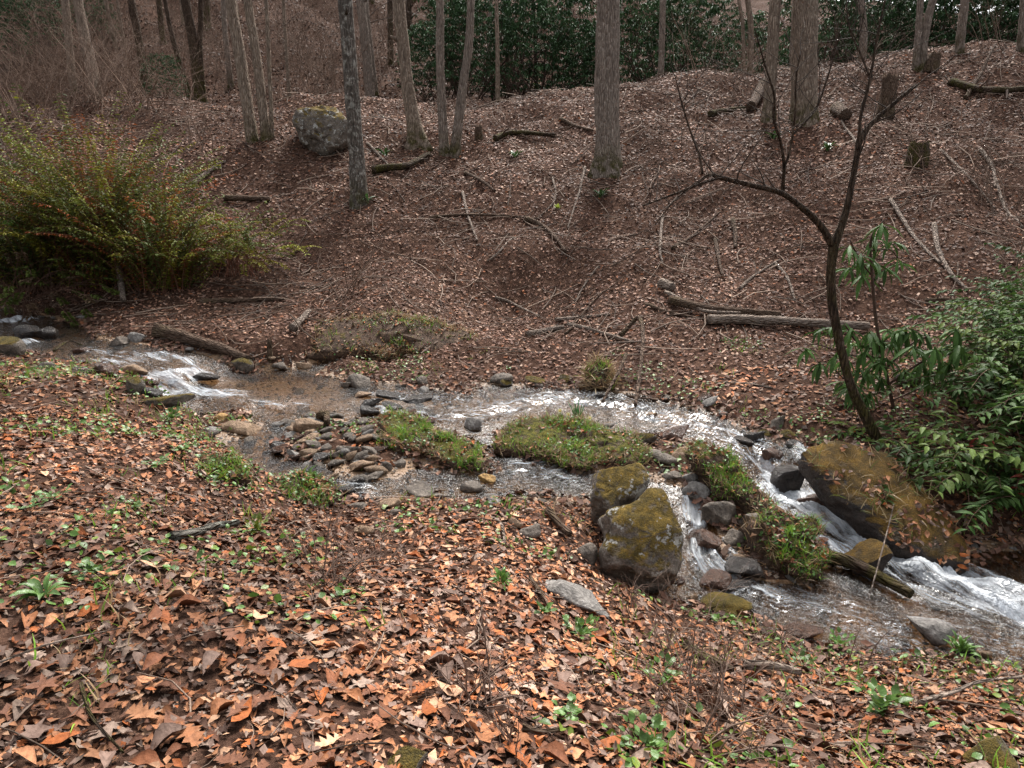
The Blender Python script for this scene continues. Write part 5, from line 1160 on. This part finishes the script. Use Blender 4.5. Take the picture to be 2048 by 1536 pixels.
for i in range(30):
    u = [30, 75, 120, 160, 215, 250, 310, 345, 420, 440, 560, 590, 640, 665, 760, 780, 50, 100, 190, 280, 370, 395, 460, 545, 575, 615, 690, 720, 745, 655][i]; y = 25.5 + (i * 7 % 10) * 1.1; x = at(u, 180, y)[0]
    z = HT(np.array([x]), np.array([y]))[0]; zl = 'clump of thin bare saplings on the back hill ' + ('above the left shrub' if u < 280 else ('around the dark stem clump' if u < 480 else ('behind the hillside boulder' if u < 700 else 'behind the nearest blotched tree')))
    if i < 3: bsrc = [] if i == 0 else bsrc; bsrc.append(brush((x, y, z), zl, 16, 3.2, 400 + i, np.array(BC) * .85, 'bare saplings on the left back hill'))
    else: o = copy_thing(bsrc[i % 3], zl); o.location = (x, y, z); o.rotation_euler = (0, 0, i * 1.9)
for i, (u, v, n, h, l) in enumerate([(660,1170,16,.42,'largest bare twiggy shrublet on the near leaf bank'),(760,1130,9,.3,'small bare shrublet right of the largest one'),(620,1110,8,.25,'small bare shrublet behind the largest one'),(950,1400,9,.42,'bare grey shrublet at bottom centre'),(1010,1500,5,.35,'bare sprouting stick clump at bottom centre edge'),
     (1400,1420,14,.5,'tall bare budding shrublet at the lower right'),(1330,1330,10,.4,'bare budding shrublet below the split boulder'),(1480,1440,10,.45,'bare thin shrublet right of the tall budding one'),(1420,1500,10,.4,'dense bare shrublet at the lower right bottom edge'),(1260,1230,7,.28,'bare twigs with buds over the dark hollow'),
     (1700,1340,4,.35,'few thin bare stems at the lower stream bank'),(1560,1300,6,.34,'thin bare stems by the bank rock with a moss streak'),(1300,1480,7,.3,'low bare shrublet left of the dense bottom one')]):
    brush(on(u, v), l, n, h, 300 + i, (.19, .13, .1), None, 'bare_shrublet', (rg.normal(0, .3), rg.normal(0, .2)), .0055)
limb([(1735,1215),(1765,1130),(1772,1115)], 1.8, 'thin dry stalk leaning in front of the square mossy block', 'wood_pale', 'dry_stalk', 0, .6, float_=[.05, .3, .45])

# ------------------------------------------------------------------ green herbs and moss on the near bank
gc = MB(); rh = np.random.default_rng(33)
X, Y = sample_area(1.6, 9.5, 230, rh); s = SD(X, Y)
pn = fbm(np.stack([X, Y], -1) * 1.5, 3, 71)
edge = np.exp(-np.clip(s, 0, 9) / .45)
leftb = smooth(-.6, -3.0, X) * smooth(3.6, 5.2, Y) * (Y < 7.4); rightb = smooth(.4, 1.6, X) * (Y < 4.2)
thr = .36 - .42 * edge - .56 * leftb - .44 * rightb - .16 * smooth(0, -1.5, X) * smooth(2.2, 3.2, Y) + .25 * smooth(2.5, 1.8, Y) * (X < .6) + .2 * (Y > 8)
k = (s > .02) & (pn > thr) ; X, Y, s = X[k], Y[k], s[k]
N = NRM(X, Y); P = np.stack([X, Y, HT(X, Y)], -1) + N * rh.uniform(.015, .06, len(X))[:, None]
scatter(gc, HERB, P, N, rh.uniform(.018, .05, len(X)), np.array((.085, .165, .03)) * rh.uniform(.6, 1.5, (len(X), 1)) * np.where(rh.uniform(0, 1, (len(X), 1)) < .25, [[1.5, 1.05, .7]], [[1, 1, 1]]), rh, .45)
tag(gc.obj('herb_cover', M['green'], floor), kind='stuff')
gg = MB(); X, Y = sample_area(1.6, 9.5, 260, rh); s = SD(X, Y); pn = fbm(np.stack([X, Y], -1) * 1.9, 3, 72)
edge = np.exp(-np.clip(s, 0, 9) / .3); leftb = smooth(-2.0, -3.6, X) * smooth(5.0, 6.0, Y) * (Y < 7.4); rightb = smooth(.8, 2.0, X) * (Y < 3.9)
k = (s > .02) & (pn > .5 - .5 * edge - .6 * leftb - .48 * rightb + .3 * (Y > 8)); X, Y = X[k], Y[k]
cc = np.where(rh.uniform(0, 1, (len(X), 1)) < .6, GREENS[rh.integers(0, 4, len(X))], STRAW[rh.integers(0, 3, len(X))])
blades(gg, np.stack([X, Y, HT(X, Y)], -1), rh.uniform(.04, .12, len(X)), cc * rh.uniform(.7, 1.2, (len(X), 1)), rh, .4)
tag(gg.obj('grass_cover', M['grass'], floor), kind='stuff')

LONG = [leaf_tpl([.02, .1, .14, .11, .015], f, b, .3) for f, b in ((.5, -.6), (.3, -.9))]
def rosette(u, v, n, size, label, col, tpl, name='leafy_plant', spread=.5, rise=.5):
    if tpl is HERB and name == 'leafy_plant': size *= .66; spread *= 1.3; n = int(n * 1.3)
    P = on(u, v); root = empty(name, P); tag(root, label, 'plant'); rng = np.random.default_rng(int(u + v))
    for k in range(n):
        a = rng.uniform(0, 6.28); e = rng.uniform(.1, rise) ; s = size * rng.uniform(.7, 1.2); r = rng.uniform(0, spread) * size
        t = np.array([[math.cos(a) * math.cos(e), math.sin(a) * math.cos(e), math.sin(e)]]); nn = np.array([[-math.cos(a) * math.sin(e), -math.sin(a) * math.sin(e), math.cos(e)]])
        mb = MB(); scatter(mb, [tpl[k % len(tpl)]], t * (s * .5 + r) + np.array([[0, 0, .03]]), nn, s, np.asarray(col) * rng.uniform(.7, 1.3), rng, .12, t); mb.obj('leaf', M['green'], root)
B_ = np.array((.07, .135, .026))
rosette(605,972,22,.15,'strap leaved green plant on the near waterline hummock',B_*.8,LONG,rise=1.0,spread=.1)
rosette(90,1200,12,.10,'bright green lance leaf rosette at the left edge',B_*1.1,LONG,rise=.9,spread=.1)
rosette(200,1158,34,.045,'round leaved green clump right of the lance leaf rosette',B_,HERB,spread=2.2,rise=.9)
rosette(110,1005,26,.045,'round leaved green clump on the left bank',B_*1.1,HERB,spread=2.2)
rosette(315,938,26,.05,'green herb patch near the left hummock on the bank',B_*1.1,HERB,spread=2.0)
rosette(370,905,30,.05,'bright herb patch at the bank top by the near channel',B_*1.3,HERB,spread=2.2)
rosette(66,1025,22,.045,'green herb clump at left edge above the lance rosette',B_,HERB,spread=2)
rosette(275,1020,18,.045,'small herb clump above the lichened branch',B_,HERB,spread=2)
rosette(515,1070,40,.05,'mossy yellow green clump right of the lichened branch',(.12,.15,.02),HERB,spread=2,rise=1.3)
rosette(345,845,40,.06,'leafy green clump at the edge of the brown pool bank',B_*1.2,HERB,spread=1.8,rise=1.3)
rosette(1162,1280,44,.055,'large bright green herb clump above bottom centre',B_*1.25,HERB,spread=2.2,rise=1.1)
rosette(1005,1176,60,.05,'bright grass like tuft on the eroded near bank',B_*1.6,LONG,spread=.8,rise=1.5)
rosette(1140,1440,14,.055,'pale green seedling beside an orange leaf',B_*1.2,HERB,spread=1.2)
rosette(1290,1510,40,.055,'green herb clump at the bottom edge right of centre',B_*1.2,HERB,spread=2.4,rise=1)
rosette(1335,1370,34,.05,'green herb clump under the tall budding shrublet',B_*1.1,HERB,spread=2.2,rise=1)
rosette(1680,1300,34,.05,'yellow green herb clump at the lower stream edge',B_*1.6,HERB,spread=2,rise=1)
rosette(1760,1430,30,.075,'broad leaved green plant in the lower right herbs',B_*1.1,HERB,spread=1.6,rise=1.1)
rosette(1600,1340,26,.05,'green herb clump by the bleached wood',B_*1.1,HERB,spread=2.2,rise=1)
rosette(1920,1310,60,.07,'grass tuft at the water edge behind the pale wet block',B_*1.5,LONG,spread=.8,rise=1.5)
rosette(1085,1235,12,.06,'small upright herb left of the large bright clump',B_*1.2,HERB,spread=1,rise=1.3)
for u, v, l in ((770,312,'low fern tuft beside the dark bent log'),(1030,315,'low fern tuft downhill right of the V tree'),(1200,395,'tiny fern tuft below the thickest tree'),(735,405,'fern tuft at the foot of the nearest blotched tree'),(1655,300,'fern tuft below the thick right tree'),(1545,278,'fern tuft below the slim right tree')):
    rosette(u, v, 14, .22, l, (.05,.10,.03), LONG, 'fern_tuft', .1, .9)
rosette(1075,180,40,.08,'yellow green budding sprig on the crest left of the thickest tree',(.25,.27,.03),HERB,'budding_sprig',4,1.4)
rosette(1115,420,14,.09,'single yellow green sprig on the mid slope',(.25,.30,.04),HERB,'budding_sprig',.5,1.4)
